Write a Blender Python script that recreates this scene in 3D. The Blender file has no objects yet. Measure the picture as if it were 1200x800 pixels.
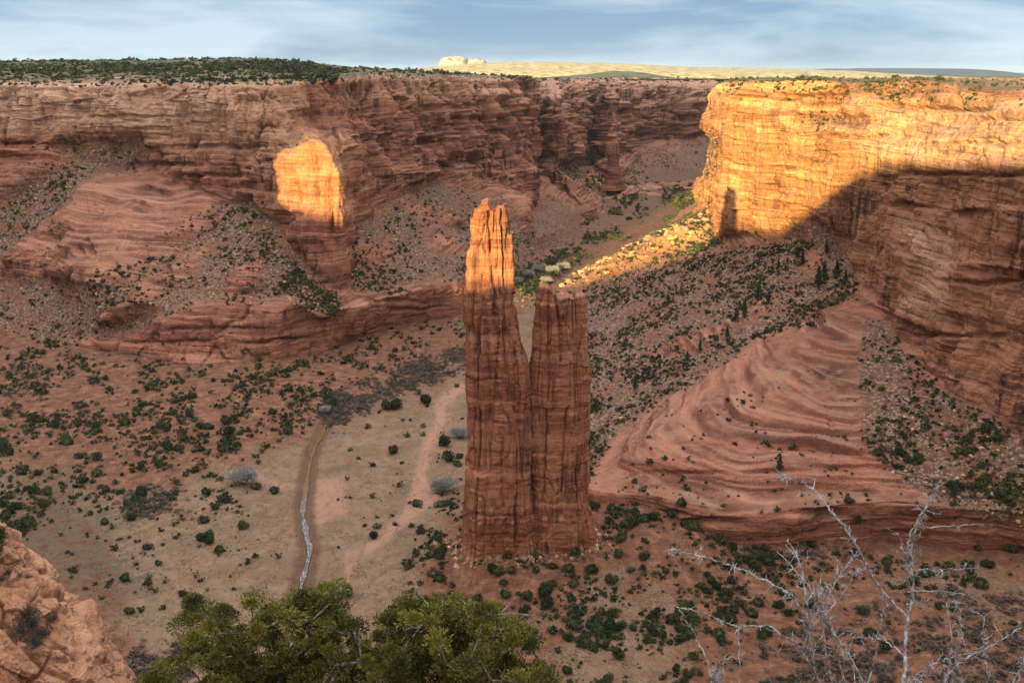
import bpy, math, random
import numpy as np
from math import radians, tan, sin, cos, atan, pi
sc = bpy.context.scene
COL = sc.collection
random.seed(7)
RNG = np.random.default_rng(11)

# ------------------------------------------------------------------ camera
F = 1177.0
PITCH = atan(316.0 / F)
CZ = 300.0
cam = bpy.data.objects.new("camera", bpy.data.cameras.new("camera"))
COL.objects.link(cam)
cam.data.sensor_width = 36.0
cam.data.lens = F / 1200.0 * 36.0
cam.data.clip_start = 0.1
cam.data.clip_end = 120000.0
cam.location = (0, 0, CZ)
cam.rotation_euler = (pi / 2 - PITCH, 0, 0)
sc.camera = cam

# ------------------------------------------------------------------ light
SUN_AZ = radians(23.4)          # the light travels towards (sin, cos) of this
TANE = 0.09
SUN_EL = atan(TANE)
DX, DY = sin(SUN_AZ), cos(SUN_AZ)
sl = bpy.data.lights.new("sun", 'SUN')
sl.energy = 5.0
sl.angle = radians(0.5)
sl.color = (1.0, 0.80, 0.33)
so = bpy.data.objects.new("sun", sl)
COL.objects.link(so)
so.rotation_euler = (pi / 2 - SUN_EL, 0, -SUN_AZ)

world = bpy.data.worlds.new("World")
sc.world = world
world.use_nodes = True
wt = world.node_tree
for n in list(wt.nodes):
    wt.nodes.remove(n)
def wn(t, **k):
    n = wt.nodes.new(t)
    for a, b in k.items():
        setattr(n, a, b)
    return n
wout = wn('ShaderNodeOutputWorld')
wbg = wn('ShaderNodeBackground')
wbg.inputs['Strength'].default_value = 0.074
sky = wn('ShaderNodeTexSky', sky_type='NISHITA')
sky.sun_disc = False
sky.sun_elevation = SUN_EL + radians(9)
sky.sun_rotation = pi + SUN_AZ
sky.altitude = 2000
sky.air_density = 1.0
sky.dust_density = 0.6
sky.ozone_density = 1.0
geo = wn('ShaderNodeTexCoord')
mp = wn('ShaderNodeMapping')
mp.inputs['Scale'].default_value = (1.0, 1.0, 6.0)
mp.inputs['Rotation'].default_value = (0.0, radians(1.2), 0.0)
wt.links.new(geo.outputs['Generated'], mp.inputs['Vector'])
cn = wn('ShaderNodeTexNoise')
cn.inputs['Scale'].default_value = 2.6
cn.inputs['Detail'].default_value = 10
cn.inputs['Roughness'].default_value = 0.6
cn.inputs['Distortion'].default_value = 0.3
wt.links.new(mp.outputs[0], cn.inputs['Vector'])
cr = wn('ShaderNodeValToRGB')
cr.color_ramp.elements[0].position = 0.42
cr.color_ramp.elements[0].color = (0, 0, 0, 1)
cr.color_ramp.elements[1].position = 0.61
cr.color_ramp.elements[1].color = (1, 1, 1, 1)
wt.links.new(cn.outputs['Fac'], cr.inputs['Fac'])
cmix = wn('ShaderNodeMixRGB')      # colour of the thin cloud sheet
cmix.inputs[1].default_value = (1.9, 2.9, 4.1, 1)
cmix.inputs[2].default_value = (5.7, 6.2, 6.6, 1)
wt.links.new(cr.outputs[0], cmix.inputs[0])
smix = wn('ShaderNodeMixRGB')
smix.inputs[0].default_value = 0.88
wt.links.new(sky.outputs[0], smix.inputs[1])
wt.links.new(cmix.outputs[0], smix.inputs[2])
sepw = wn('ShaderNodeSeparateXYZ'); wt.links.new(geo.outputs['Generated'], sepw.inputs[0])
mr = wn('ShaderNodeMapRange'); mr.interpolation_type = 'SMOOTHSTEP'
for i_, q_ in enumerate((0.12, 0.75, 0.0, 1.0)): mr.inputs[i_ + 1].default_value = q_
wt.links.new(sepw.outputs[2], mr.inputs[0])
up = wn('ShaderNodeMixRGB', blend_type='MULTIPLY'); up.inputs[0].default_value = 1.0
ramp2 = wn('ShaderNodeMixRGB'); ramp2.inputs[1].default_value = (0.46, 0.52, 0.58, 1); ramp2.inputs[2].default_value = (2.9, 2.5, 2.12, 1)
wt.links.new(mr.outputs[0], ramp2.inputs[0])
wt.links.new(smix.outputs[0], up.inputs[1]); wt.links.new(ramp2.outputs[0], up.inputs[2])
wt.links.new(up.outputs[0], wbg.inputs['Color'])
wt.links.new(wbg.outputs[0], wout.inputs['Surface'])

sc.view_settings.view_transform = 'Standard'
sc.view_settings.look = 'None'
sc.view_settings.exposure = 1.68
sc.view_settings.gamma = 1.0
sc.render.engine = 'CYCLES'
sc.cycles.max_bounces = 5
sc.cycles.diffuse_bounces = 3
sc.cycles.use_denoising = True

# ------------------------------------------------------------------ camera rays to places
CP, SP = cos(PITCH), sin(PITCH)
def P(px, py, Y):
    """the place at forward distance Y that stands at photograph pixel (px, py)"""
    a = (px - 600.0) / F; b = -(py - 400.0) / F
    dy = CP + b * SP; dz = -SP + b * CP
    t = Y / dy
    return np.array([a * t, Y, CZ + dz * t])
def G(px, py, z=0.0):
    a = (px - 600.0) / F; b = -(py - 400.0) / F
    dy = CP + b * SP; dz = -SP + b * CP
    t = (z - CZ) / dz
    return np.array([a * t, dy * t, z])
def proj(V):
    x = V[..., 0]; y = V[..., 1]; z = V[..., 2] - CZ
    fw = y * CP - z * SP; up = y * SP + z * CP
    fw = np.where(fw < 0.1, np.nan, fw)
    return 600 + F * x / fw, 400 - F * up / fw

# ------------------------------------------------------------------ noise
TAB = np.random.default_rng(5).random(65536).astype(np.float32) * 2 - 1
def vnoise(x, y, z):
    xi = np.floor(x).astype(np.int64); yi = np.floor(y).astype(np.int64); zi = np.floor(z).astype(np.int64)
    fx = (x - xi).astype(np.float32); fy = (y - yi).astype(np.float32); fz = (z - zi).astype(np.float32)
    fx = fx * fx * (3 - 2 * fx); fy = fy * fy * (3 - 2 * fy); fz = fz * fz * (3 - 2 * fz)
    hx0 = xi * 73856093; hx1 = hx0 + 73856093
    hy0 = yi * 19349663; hy1 = hy0 + 19349663
    hz0 = zi * 83492791; hz1 = hz0 + 83492791
    def h(a, b, c):
        k = a ^ b ^ c
        k = (k ^ (k >> 13)) * 1274126177
        return TAB[(k ^ (k >> 16)) & 65535]
    x00 = h(hx0, hy0, hz0) * (1 - fx) + h(hx1, hy0, hz0) * fx
    x10 = h(hx0, hy1, hz0) * (1 - fx) + h(hx1, hy1, hz0) * fx
    x01 = h(hx0, hy0, hz1) * (1 - fx) + h(hx1, hy0, hz1) * fx
    x11 = h(hx0, hy1, hz1) * (1 - fx) + h(hx1, hy1, hz1) * fx
    a = x00 * (1 - fy) + x10 * fy; b = x01 * (1 - fy) + x11 * fy
    return a * (1 - fz) + b * fz
def fbm(x, y, z, o=4, g=0.5):
    s = 0; a = 1.0; t = 0; f = 1.0
    for i in range(o):
        s = s + a * vnoise(x * f + 17.3 * i, y * f - 9.1 * i, z * f + 5.7 * i)
        t += a; a *= g; f *= 2.03
    return s / t
def blocks(x, y, z, h, v):
    """piecewise constant offsets: joint-bounded blocks"""
    wx = x + 0.35 * h * vnoise(x / h, y / h, z / (3 * h)) ; wy = y + 0.35 * h * vnoise(x / h + 31, y / h, z / (3 * h))
    k = np.floor(z / v + 0.35 * vnoise(x / (4 * h), y / (4 * h), z / v))
    sh = np.mod(k * 0.37, 1.0)
    i = np.floor(wx / h + sh).astype(np.int64); j = np.floor(wy / h + sh * 0.7).astype(np.int64); k = k.astype(np.int64)
    q = (i * 73856093) ^ (j * 19349663) ^ (k * 83492791)
    q = (q ^ (q >> 13)) * 1274126177
    return TAB[(q ^ (q >> 16)) & 65535]
def sm(e0, e1, x):
    t = np.clip((x - e0) / (e1 - e0), 0, 1)
    return t * t * (3 - 2 * t)

# ------------------------------------------------------------------ objects
def tag(o, label=None, cat=None, group=None, kind=None):
    if label: o['label'] = label
    if cat: o['category'] = cat
    if group: o['group'] = group
    if kind: o['kind'] = kind
    return o
def npmesh(name, V, Fc, mat=None, smooth=True, attrs=None):
    """V (n,3); Fc (m,3) or (m,4)"""
    me = bpy.data.meshes.new(name)
    V = np.ascontiguousarray(V, dtype=np.float32); Fc = np.ascontiguousarray(Fc, dtype=np.int32)
    k = Fc.shape[1]
    me.vertices.add(len(V)); me.vertices.foreach_set('co', V.ravel())
    me.loops.add(Fc.size); me.loops.foreach_set('vertex_index', Fc.ravel())
    me.polygons.add(len(Fc))
    me.polygons.foreach_set('loop_start', np.arange(0, Fc.size, k, dtype=np.int32))
    me.polygons.foreach_set('loop_total', np.full(len(Fc), k, dtype=np.int32))
    me.polygons.foreach_set('use_smooth', np.full(len(Fc), smooth))
    if attrs:
        for an, av in attrs.items():
            if getattr(av, 'ndim', 1) == 2:
                at = me.attributes.new(an, 'FLOAT_COLOR', 'POINT')
                at.data.foreach_set('color', np.ascontiguousarray(av, dtype=np.float32).ravel())
            else:
                at = me.attributes.new(an, 'FLOAT', 'POINT')
                at.data.foreach_set('value', np.ascontiguousarray(av, dtype=np.float32))
    me.update(calc_edges=True)
    if mat: me.materials.append(mat)
    return me
def link(name, me, parent=None, loc=None):
    o = bpy.data.objects.new(name, me)
    COL.objects.link(o)
    if parent: o.parent = parent
    if loc is not None: o.location = loc
    return o
def grid_faces(nu, nv):
    i = np.arange(nu * nv).reshape(nu, nv)
    return np.stack([i[:-1, :-1], i[1:, :-1], i[1:, 1:], i[:-1, 1:]], -1).reshape(-1, 4)

# maps of ground cover, rock tone and painted sun, traced from the photograph and laid on the surfaces
def raster(polys, blur=3, pad=300):
    W, H = 1200 + 2 * pad, 800 + 2 * pad
    M = np.zeros((H // 2, W // 2), np.float32)
    yy, xx = np.mgrid[0:H:2, 0:W:2]
    xx = xx - pad + 1.0; yy = yy - pad + 1.0
    for poly in polys:
        val = 1.0
        if isinstance(poly, tuple): val, poly = poly
        ins = np.zeros(M.shape, bool)
        n = len(poly)
        for i in range(n):
            x0, y0 = poly[i]; x1, y1 = poly[(i + 1) % n]
            if y0 == y1: continue
            c = ((y0 > yy) != (y1 > yy)) & (xx < (x1 - x0) * (yy - y0) / (y1 - y0) + x0)
            ins ^= c
        M[ins] = val
    for _ in range(2):
        for ax in (0, 1):
            k = blur
            c = np.cumsum(np.pad(M, [(k + 1, k) if a == ax else (0, 0) for a in (0, 1)], mode='edge'), axis=ax)
            if ax == 0: M = (c[2 * k + 1:] - c[:-2 * k - 1]) / (2 * k + 1)
            else: M = (c[:, 2 * k + 1:] - c[:, :-2 * k - 1]) / (2 * k + 1)
    return M, pad
def sample(R, px, py, warp=None):
    M, pad = R
    if warp is not None:
        px = px + warp[0]; py = py + warp[1]
    x = np.nan_to_num((px + pad) / 2, nan=-1); y = np.nan_to_num((py + pad) / 2, nan=-1)
    ok = (x > 0) & (y > 0) & (x < M.shape[1] - 1) & (y < M.shape[0] - 1)
    xi = np.clip(x, 0, M.shape[1] - 1).astype(int); yi = np.clip(y, 0, M.shape[0] - 1).astype(int)
    return np.where(ok, M[yi, xi], 0)

# ------------------------------------------------------------------ materials
def newmat(name):
    m = bpy.data.materials.new(name); m.use_nodes = True
    nt = m.node_tree
    b = nt.nodes['Principled BSDF']
    b.inputs['Roughness'].default_value = 0.9
    b.inputs['Specular IOR Level'].default_value = 0.15
    return m, nt, b
class N:
    def __init__(s, nt): s.nt = nt
    def new(s, t, **k):
        n = s.nt.nodes.new(t)
        for a, b in k.items(): setattr(n, a, b)
        return n
    def l(s, a, b): s.nt.links.new(a, b)
    def pos(s): return s.new('ShaderNodeNewGeometry').outputs['Position']
    def attr(s, nm): return s.new('ShaderNodeAttribute', attribute_name=nm).outputs['Fac']
    def mapping(s, v, scale):
        m = s.new('ShaderNodeMapping'); m.inputs['Scale'].default_value = scale; s.l(v, m.inputs[0]); return m.outputs[0]
    def noise(s, v, scale, detail=5, rough=0.55, dist=0.0):
        n = s.new('ShaderNodeTexNoise'); n.inputs['Scale'].default_value = scale
        n.inputs['Detail'].default_value = detail; n.inputs['Roughness'].default_value = rough
        n.inputs['Distortion'].default_value = dist
        s.l(v, n.inputs['Vector']); return n.outputs['Fac']
    def math(s, op, a, b=None, c=None, clamp=False):
        n = s.new('ShaderNodeMath', operation=op); n.use_clamp = clamp
        for i, v in enumerate((a, b, c)):
            if v is None: continue
            if isinstance(v, (int, float)): n.inputs[i].default_value = v
            else: s.l(v, n.inputs[i])
        return n.outputs[0]
    def ramp(s, v, stops, interp='LINEAR'):
        n = s.new('ShaderNodeValToRGB'); cr = n.color_ramp; cr.interpolation = interp
        while len(cr.elements) < len(stops): cr.elements.new(0.5)
        for e, (p, c) in zip(cr.elements, stops):
            e.position = p; e.color = (c, c, c, 1) if isinstance(c, (int, float)) else (*c, 1)
        s.l(v, n.inputs[0]); return n.outputs[0]
    def mix(s, f, a, b, mode='MIX'):
        n = s.new('ShaderNodeMixRGB', blend_type=mode)
        for i, v in enumerate((f, a, b)):
            if isinstance(v, (int, float)): n.inputs[i].default_value = v
            elif isinstance(v, tuple): n.inputs[i].default_value = (*v, 1)
            else: s.l(v, n.inputs[i])
        return n.outputs[0]
    def rng(s, v, a, b, c=0.0, d=1.0):
        n = s.new('ShaderNodeMapRange'); n.interpolation_type = 'SMOOTHSTEP'
        for i, q in enumerate((a, b, c, d)): n.inputs[i + 1].default_value = q
        s.l(v, n.inputs[0]); return n.outputs[0]
    def sep(s, v):
        n = s.new('ShaderNodeSeparateXYZ'); s.l(v, n.inputs[0]); return n.outputs
    def bump(s, h, strength, dist, prev=None):
        n = s.new('ShaderNodeBump'); n.inputs['Strength'].default_value = strength; n.inputs['Distance'].default_value = dist
        s.l(h, n.inputs['Height'])
        if prev is not None: s.l(prev, n.inputs['Normal'])
        return n.outputs[0]

def rock_material(name, sz=1.0, red=0.0, band=1.0, varn=1.0):
    """layered sandstone; attributes: scree, tone (0 red .. 1 buff), varn"""
    m, nt, b = newmat(name); n = N(nt)
    pos = n.pos(); x, y, z = n.sep(pos)
    big = n.noise(pos, 0.006 / sz, 3, 0.5)
    med = n.noise(pos, 0.03 / sz, 4, 0.55)
    # strata height, gently warped
    zz = n.math('ADD', n.attr('strat'), n.math('MULTIPLY', med, 5 * sz))
    comb = n.new('ShaderNodeCombineXYZ')
    n.l(n.math('MULTIPLY', x, 0.05), comb.inputs[0]); n.l(n.math('MULTIPLY', y, 0.05), comb.inputs[1]); n.l(zz, comb.inputs[2])
    s1 = n.noise(comb.outputs[0], 0.055 / sz, 3, 0.6)
    s2 = n.noise(comb.outputs[0], 0.33 / sz, 4, 0.65)
    base = n.ramp(s1, [(0.30, (0.10, 0.026, 0.016)), (0.40, (0.33, 0.100, 0.056)), (0.47, (0.16, 0.044, 0.026)), (0.53, (0.42, 0.152, 0.090)),
                       (0.60, (0.21, 0.060, 0.035)), (0.68, (0.47, 0.195, 0.120))])
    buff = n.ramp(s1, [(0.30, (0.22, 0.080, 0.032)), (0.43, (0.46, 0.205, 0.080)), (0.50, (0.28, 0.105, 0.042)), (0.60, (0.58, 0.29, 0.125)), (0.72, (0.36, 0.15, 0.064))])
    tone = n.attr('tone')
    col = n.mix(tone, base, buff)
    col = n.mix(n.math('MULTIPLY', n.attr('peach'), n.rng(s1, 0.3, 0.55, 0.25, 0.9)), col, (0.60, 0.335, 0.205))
    fine = n.ramp(s2, [(0.34, 0.22), (0.41, 0.85), (0.50, 1.05), (0.58, 1.4), (0.70, 0.6)])
    fmask = n.rng(n.noise(pos, 0.013 / sz, 3, 0.6), 0.38, 0.60, 0.25, 1.0)
    col = n.mix(n.math('MULTIPLY', fmask, 0.85 * band), col, fine, 'MULTIPLY')
    col = n.mix(n.math('MULTIPLY', n.attr('riser_shade'), 0.75), col, (0.085, 0.028, 0.019))  # dark red risers: under-ledge shade put into the bed colours
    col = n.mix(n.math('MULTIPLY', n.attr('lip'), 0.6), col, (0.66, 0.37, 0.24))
    gr = n.noise(pos, 0.9 / sz, 3, 0.8)
    col = n.mix(0.8, col, n.ramp(gr, [(0.30, 0.55), (0.5, 1.0), (0.68, 1.35)]), 'MULTIPLY')
    # blotches
    bl = n.noise(pos, 0.018 / sz, 5, 0.6, 0.4)
    col = n.mix(n.rng(bl, 0.45, 0.75), col, n.mix(0.5, col, (0.52, 0.23, 0.12)))
    # desert varnish: dark vertical streaks
    vm = n.mapping(pos, (0.11 / sz, 0.11 / sz, 0.007 / sz))
    v1 = n.noise(vm, 1.0, 6, 0.62, 0.3)
    vg = n.noise(pos, 0.011 / sz, 3, 0.5)
    nz = n.sep(n.new('ShaderNodeNewGeometry').outputs['True Normal'])[2]
    steep = n.rng(nz, 0.75, 0.35)
    vm2 = n.math('MULTIPLY', n.rng(v1, 0.47, 0.58), n.rng(vg, 0.40, 0.54))
    vm2 = n.math('MULTIPLY', n.math('MULTIPLY', vm2, steep), n.math('MULTIPLY', n.attr('varn'), varn), clamp=True)
    col = n.mix(n.math('MULTIPLY', vm2, 0.88), col, (0.05, 0.025, 0.02))
    v3 = n.noise(n.mapping(pos, (0.3 / sz, 0.3 / sz, 0.012 / sz)), 1.0, 4, 0.6, 0.2)
    col = n.mix(n.math('MULTIPLY', n.math('MULTIPLY', n.rng(v3, 0.55, 0.75), steep), 0.45), col, (0.10, 0.045, 0.03))
    # flat places gather sand and grey lichen
    flat = n.rng(nz, 0.80, 0.95)
    fl = n.math('MULTIPLY', flat, n.rng(n.noise(pos, 0.12 / sz, 5, 0.6), 0.40, 0.65))
    col = n.mix(n.math('MULTIPLY', fl, 0.55), col, (0.36, 0.21, 0.14))
    topm = n.math('MULTIPLY', n.rng(z, 282, 290), n.rng(nz, 0.90, 0.985)); topm = n.math('MULTIPLY', topm, n.rng(n.noise(pos, 0.02 / sz, 5, 0.65), 0.30, 0.44))
    if sz == 1.0: col = n.mix(n.math('MULTIPLY', topm, 0.85), col, (0.075, 0.078, 0.036))
    # scree: broken stone, grey-brown with pale blocks
    vo = n.new('ShaderNodeTexVoronoi'); vo.inputs['Scale'].default_value = 0.6 / sz; n.l(pos, vo.inputs['Vector'])
    vc = n.sep(vo.outputs['Color'])[0]
    sn = n.noise(pos, 0.25 / sz, 5, 0.7)
    sc1 = n.ramp(sn, [(0.32, (0.065, 0.036, 0.023)), (0.5, (0.16, 0.078, 0.047)), (0.66, (0.27, 0.15, 0.098))])
    sc1 = n.mix(n.rng(vc, 0.72, 0.9), sc1, (0.34, 0.235, 0.175))
    sc1 = n.mix(n.rng(n.noise(pos, 0.03 / sz, 3, 0.6), 0.45, 0.62), sc1, n.mix(0.6, sc1, (0.24, 0.085, 0.045)))
    col = n.mix(n.attr('scree'), col, sc1)
    n.l(col, b.inputs['Base Color'])
    h = n.math('ADD', n.math('MULTIPLY', s2, 1.6 * band), n.noise(pos, 0.35 / sz, 7, 0.68))
    h = n.math('ADD', h, n.math('MULTIPLY', v3, 0.8))
    n.l(n.bump(h, 1.0, 3.2 * sz), b.inputs['Normal'])
    return m

# ------------------------------------------------------------------ canyon floor
MOUND = G(640, 660)
def floor_h(x, y):
    z0 = np.zeros_like(x)
    h = 1.6 * fbm(x / 60, y / 60, z0, 3) + 0.35 * fbm(x / 9, y / 9, z0 + 3, 3)
    left = sm(-60, -260, x + (y - 800) * 0.15) * sm(700, 800, y)
    h = h + left * (5.0 * fbm(x / 70, y / 70, z0 + 8, 4) + 3)
    r = np.hypot((x - 38) / 1.35, (y - 618))
    rn = r * (1 + 0.25 * fbm(x / 30, y / 30, z0 + 5, 3))
    h = h + 13 * sm(105, 25, rn)
    r2 = np.hypot((x - 130) / 1.8, (y - 640))
    h = h + 9 * sm(90, 20, r2)
    return h - 0.0
STREAM = [(386, 488), (378, 505), (366, 530), (360, 560), (357, 580), (355, 600), (359, 625), (363, 645), (355, 675), (350, 700), (345, 730), (335, 780), (320, 850)]
def dense(pts, z=0.0, n=12):
    W = np.array([G(*p, z) for p in pts]); out = []
    for i in range(len(W) - 1):
        p0 = W[max(i - 1, 0)]; p1 = W[i]; p2 = W[i + 1]; p3 = W[min(i + 2, len(W) - 1)]
        for t in np.linspace(0, 1, n, endpoint=False):
            out.append(0.5 * ((2 * p1) + (-p0 + p2) * t + (2 * p0 - 5 * p1 + 4 * p2 - p3) * t * t + (-p0 + 3 * p1 - 3 * p2 + p3) * t ** 3))
    out.append(W[-1])
    return np.array(out)
SW = dense(STREAM)
def pline_dist(x, y, L):
    d = np.full(x.shape, 1e9, np.float32)
    for a, b in zip(L[:-1], L[1:]):
        vx, vy = b[0] - a[0], b[1] - a[1]
        t = np.clip(((x - a[0]) * vx + (y - a[1]) * vy) / (vx * vx + vy * vy + 1e-9), 0, 1)
        d = np.minimum(d, np.hypot(x - a[0] - t * vx, y - a[1] - t * vy))
    return d
def near_dist(x, y, L, m=25):
    d = np.full(x.shape, 99.0, np.float32)
    lo = L[:, :2].min(0) - m; hi = L[:, :2].max(0) + m
    k = (x > lo[0]) & (x < hi[0]) & (y > lo[1]) & (y < hi[1])
    d[k] = pline_dist(x[k], y[k], L)
    return d
_fh = floor_h
def floor_h(x, y):
    x = np.asarray(x, dtype=np.float64); y = np.asarray(y, dtype=np.float64)
    sh = x.shape; x = x.ravel(); y = y.ravel()
    d = near_dist(x, y, SW[::4])
    w = 4.2 + 1.5 * vnoise(x / 14, y / 14, x * 0)
    return (_fh(x, y) * sm(2, 26, d) - 1.7 * sm(w + 3, w - 1.5, d)).reshape(sh)

U = np.linspace(-0.95, 0.95, 1250)
ys = [170.0]
while ys[-1] < 6000: ys.append(ys[-1] + min(max(0.75, ys[-1] ** 2 / 353000 * 1.3), 25))
YS = np.array(ys)
UU, YY = np.meshgrid(U, YS, indexing='ij')
XX = UU * YY
ZZ = floor_h(XX, YY)
V = np.stack([XX, YY, ZZ], -1).reshape(-1, 3)
ppx, ppy = proj(V)
wx = 26 * fbm(V[:, 0] / 40, V[:, 1] / 40, V[:, 2] * 0, 5, 0.6); wy = 14 * fbm(V[:, 0] / 18, V[:, 1] / 18, V[:, 2] * 0 + 7, 4)
R_pale = raster([(1.0, [(390, 497), (440, 480), (500, 455), (548, 430), (560, 380), (640, 350), (700, 335), (700, 420), (640, 420), (560, 470), (560, 560), (520, 600), (505, 640), (480, 690), (500, 900), (190, 900), (130, 640), (60, 560), (0, 600), (-200, 600), (-200, 540), (0, 545), (90, 560), (170, 590), (230, 560), (300, 540), (360, 520)]),
                 (0.8, [(0, 600), (0, 900), (-300, 900), (-300, 600)]), (0.6, [(700, 660), (820, 700), (760, 900), (640, 900), (640, 740)]), (0.55, [(980, 640), (1200, 660), (1500, 680), (1500, 760), (1100, 720)]),
                 (0.5, [(600, 250), (700, 235), (850, 215), (850, 235), (700, 290), (620, 300)])], 12)
R_grn = raster([[(600, 205), (720, 222), (850, 210), (850, 235), (740, 240), (640, 235)], [(0, 575), (60, 545), (130, 600), (200, 700), (120, 720), (0, 650)]], 9)
R_path = raster([[(545, 448), (548, 456), (522, 476), (524, 487), (508, 520), (498, 555), (505, 575), (520, 580), (480, 610), (445, 640), (430, 650), (425, 640), (455, 615), (478, 590), (488, 550), (497, 515), (512, 488), (508, 474), (520, 460)],
                 [(405, 645), (410, 645), (408, 670), (416, 640), (420, 645), (404, 690), (396, 700), (402, 680)],
                 [(290, 550), (330, 566), (356, 566), (356, 572), (330, 572), (280, 558)], (0.8, [(370, 560), (400, 560), (410, 600), (370, 620)])], 1)
pale = sample(R_pale, ppx, ppy, (wx, wy)); grn = sample(R_grn, ppx, ppy, (wx, wy)); pth = sample(R_path, ppx, ppy, (wx * 0.1, wy * 0.12))
dstr = near_dist(V[:, 0], V[:, 1], SW[::3])
bank = sm(10, 5, dstr + 2 * fbm(V[:, 0] / 6, V[:, 1] / 6, V[:, 2] * 0, 3))

def floor_material():
    m, nt, b = newmat('floor_soil'); n = N(nt); pos = n.pos()
    n1 = n.noise(pos, 0.02, 6, 0.6); n2 = n.noise(pos, 0.12, 6, 0.65); n3 = n.noise(pos, 0.55, 5, 0.75)
    red = n.ramp(n2, [(0.3, (0.085, 0.033, 0.019)), (0.45, (0.155, 0.062, 0.034)), (0.55, (0.21, 0.086, 0.047)), (0.68, (0.29, 0.135, 0.078))])
    pal = n.ramp(n1, [(0.30, (0.16, 0.082, 0.048)), (0.48, (0.26, 0.150, 0.092)), (0.60, (0.19, 0.113, 0.067)), (0.75, (0.32, 0.175, 0.113))])
    pal = n.mix(n.rng(n2, 0.46, 0.66), pal, (0.165, 0.108, 0.062))
    col = n.mix(n.rng(n.math('ADD', n.attr('pale'), n.math('MULTIPLY', n.math('SUBTRACT', n.noise(pos, 0.05, 8, 0.72), 0.5), 2.2)), 0.2, 0.7), red, pal)
    col = n.mix(n.math('MULTIPLY', n.attr('green'), n.rng(n2, 0.35, 0.65)), col, (0.105, 0.085, 0.052))
    col = n.mix(n.math('MULTIPLY', n.attr('path'), n.rng(n2, 0.25, 0.6, 0.3, 0.85)), col, (0.40, 0.20, 0.13))
    # tufts of dry grass and sage, pebbles
    vo = n.new('ShaderNodeTexVoronoi'); vo.inputs['Scale'].default_value = 0.55; n.l(pos, vo.inputs['Vector'])
    vd = vo.outputs['Distance']
    tuft = n.math('MULTIPLY', n.rng(vd, 0.42, 0.22), n.rng(n.noise(pos, 0.05, 4, 0.6), 0.44, 0.60))
    tuft = n.math('MULTIPLY', tuft, n.math('SUBTRACT', 1.0, n.attr('path')))
    col = n.mix(n.math('MULTIPLY', tuft, 0.75), col, (0.095, 0.075, 0.045))
    col = n.mix(n.math('MULTIPLY', n.rng(n3, 0.6, 0.75), 0.4), col, (0.38, 0.26, 0.18))
    col = n.mix(n.math('MULTIPLY', n.rng(n3, 0.42, 0.28), 0.5), col, (0.12, 0.06, 0.035))
    col = n.mix(n.math('MULTIPLY', n.attr('bank'), 0.8), col, (0.125, 0.062, 0.034))
    n.l(col, b.inputs['Base Color'])
    h = n.math('ADD', n.math('MULTIPLY', n2, 3.0), n3)
    h = n.math('SUBTRACT', h, n.math('MULTIPLY', tuft, -0.8))
    rill = n.noise(n.mapping(pos, (1.0, 0.35, 1.0)), 0.06, 5, 0.6, 1.2)
    col = n.mix(n.math('MULTIPLY', n.rng(n.math('ABSOLUTE', n.math('SUBTRACT', rill, 0.5)), 0.018, 0.0), 0.55), col, (0.12, 0.05, 0.028))
    n.l(col, b.inputs['Base Color'])
    n.l(n.bump(h, 0.9, 1.3), b.inputs['Normal'])
    return m
M_FLOOR = floor_material()
o = link('canyon_floor', npmesh('canyon_floor', V, grid_faces(len(U), len(YS)), M_FLOOR, True, dict(pale=pale, green=grn, path=pth, bank=bank)))
tag(o, kind='structure')
del V, XX, ZZ

# the shallow stream
wm, nt, b = newmat('stream_water'); n = N(nt); pos = n.pos()
b.inputs['Roughness'].default_value = 0.3
b.inputs['Specular IOR Level'].default_value = 0.3
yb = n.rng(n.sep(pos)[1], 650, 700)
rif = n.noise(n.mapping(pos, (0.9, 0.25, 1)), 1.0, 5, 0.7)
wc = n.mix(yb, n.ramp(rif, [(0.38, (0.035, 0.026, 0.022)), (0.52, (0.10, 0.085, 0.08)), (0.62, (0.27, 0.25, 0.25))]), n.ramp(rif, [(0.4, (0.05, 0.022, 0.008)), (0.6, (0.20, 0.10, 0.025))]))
n.l(wc, b.inputs['Base Color']); n.l(n.bump(rif, 0.5, 0.15), b.inputs['Normal'])
T = np.gradient(SW[:, :2], axis=0); T /= np.linalg.norm(T, axis=1)[:, None]
nrm = np.stack([-T[:, 1], T[:, 0]], 1)
hw = 1.15 + 1.3 * fbm(SW[:, 1] / 12, SW[:, 1] * 0, SW[:, 1] * 0, 3)
rows = []
for k in np.linspace(-1, 1, 9):
    q = SW.copy(); q[:, :2] += nrm * (hw * k * 1.25)[:, None]; q[:, 2] = -0.85
    rows.append(q)
V = np.stack(rows, 0).reshape(-1, 3)
o = link('stream_water', npmesh('stream_water', V, grid_faces(9, len(SW)), wm)); tag(o, kind='structure')

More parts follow.
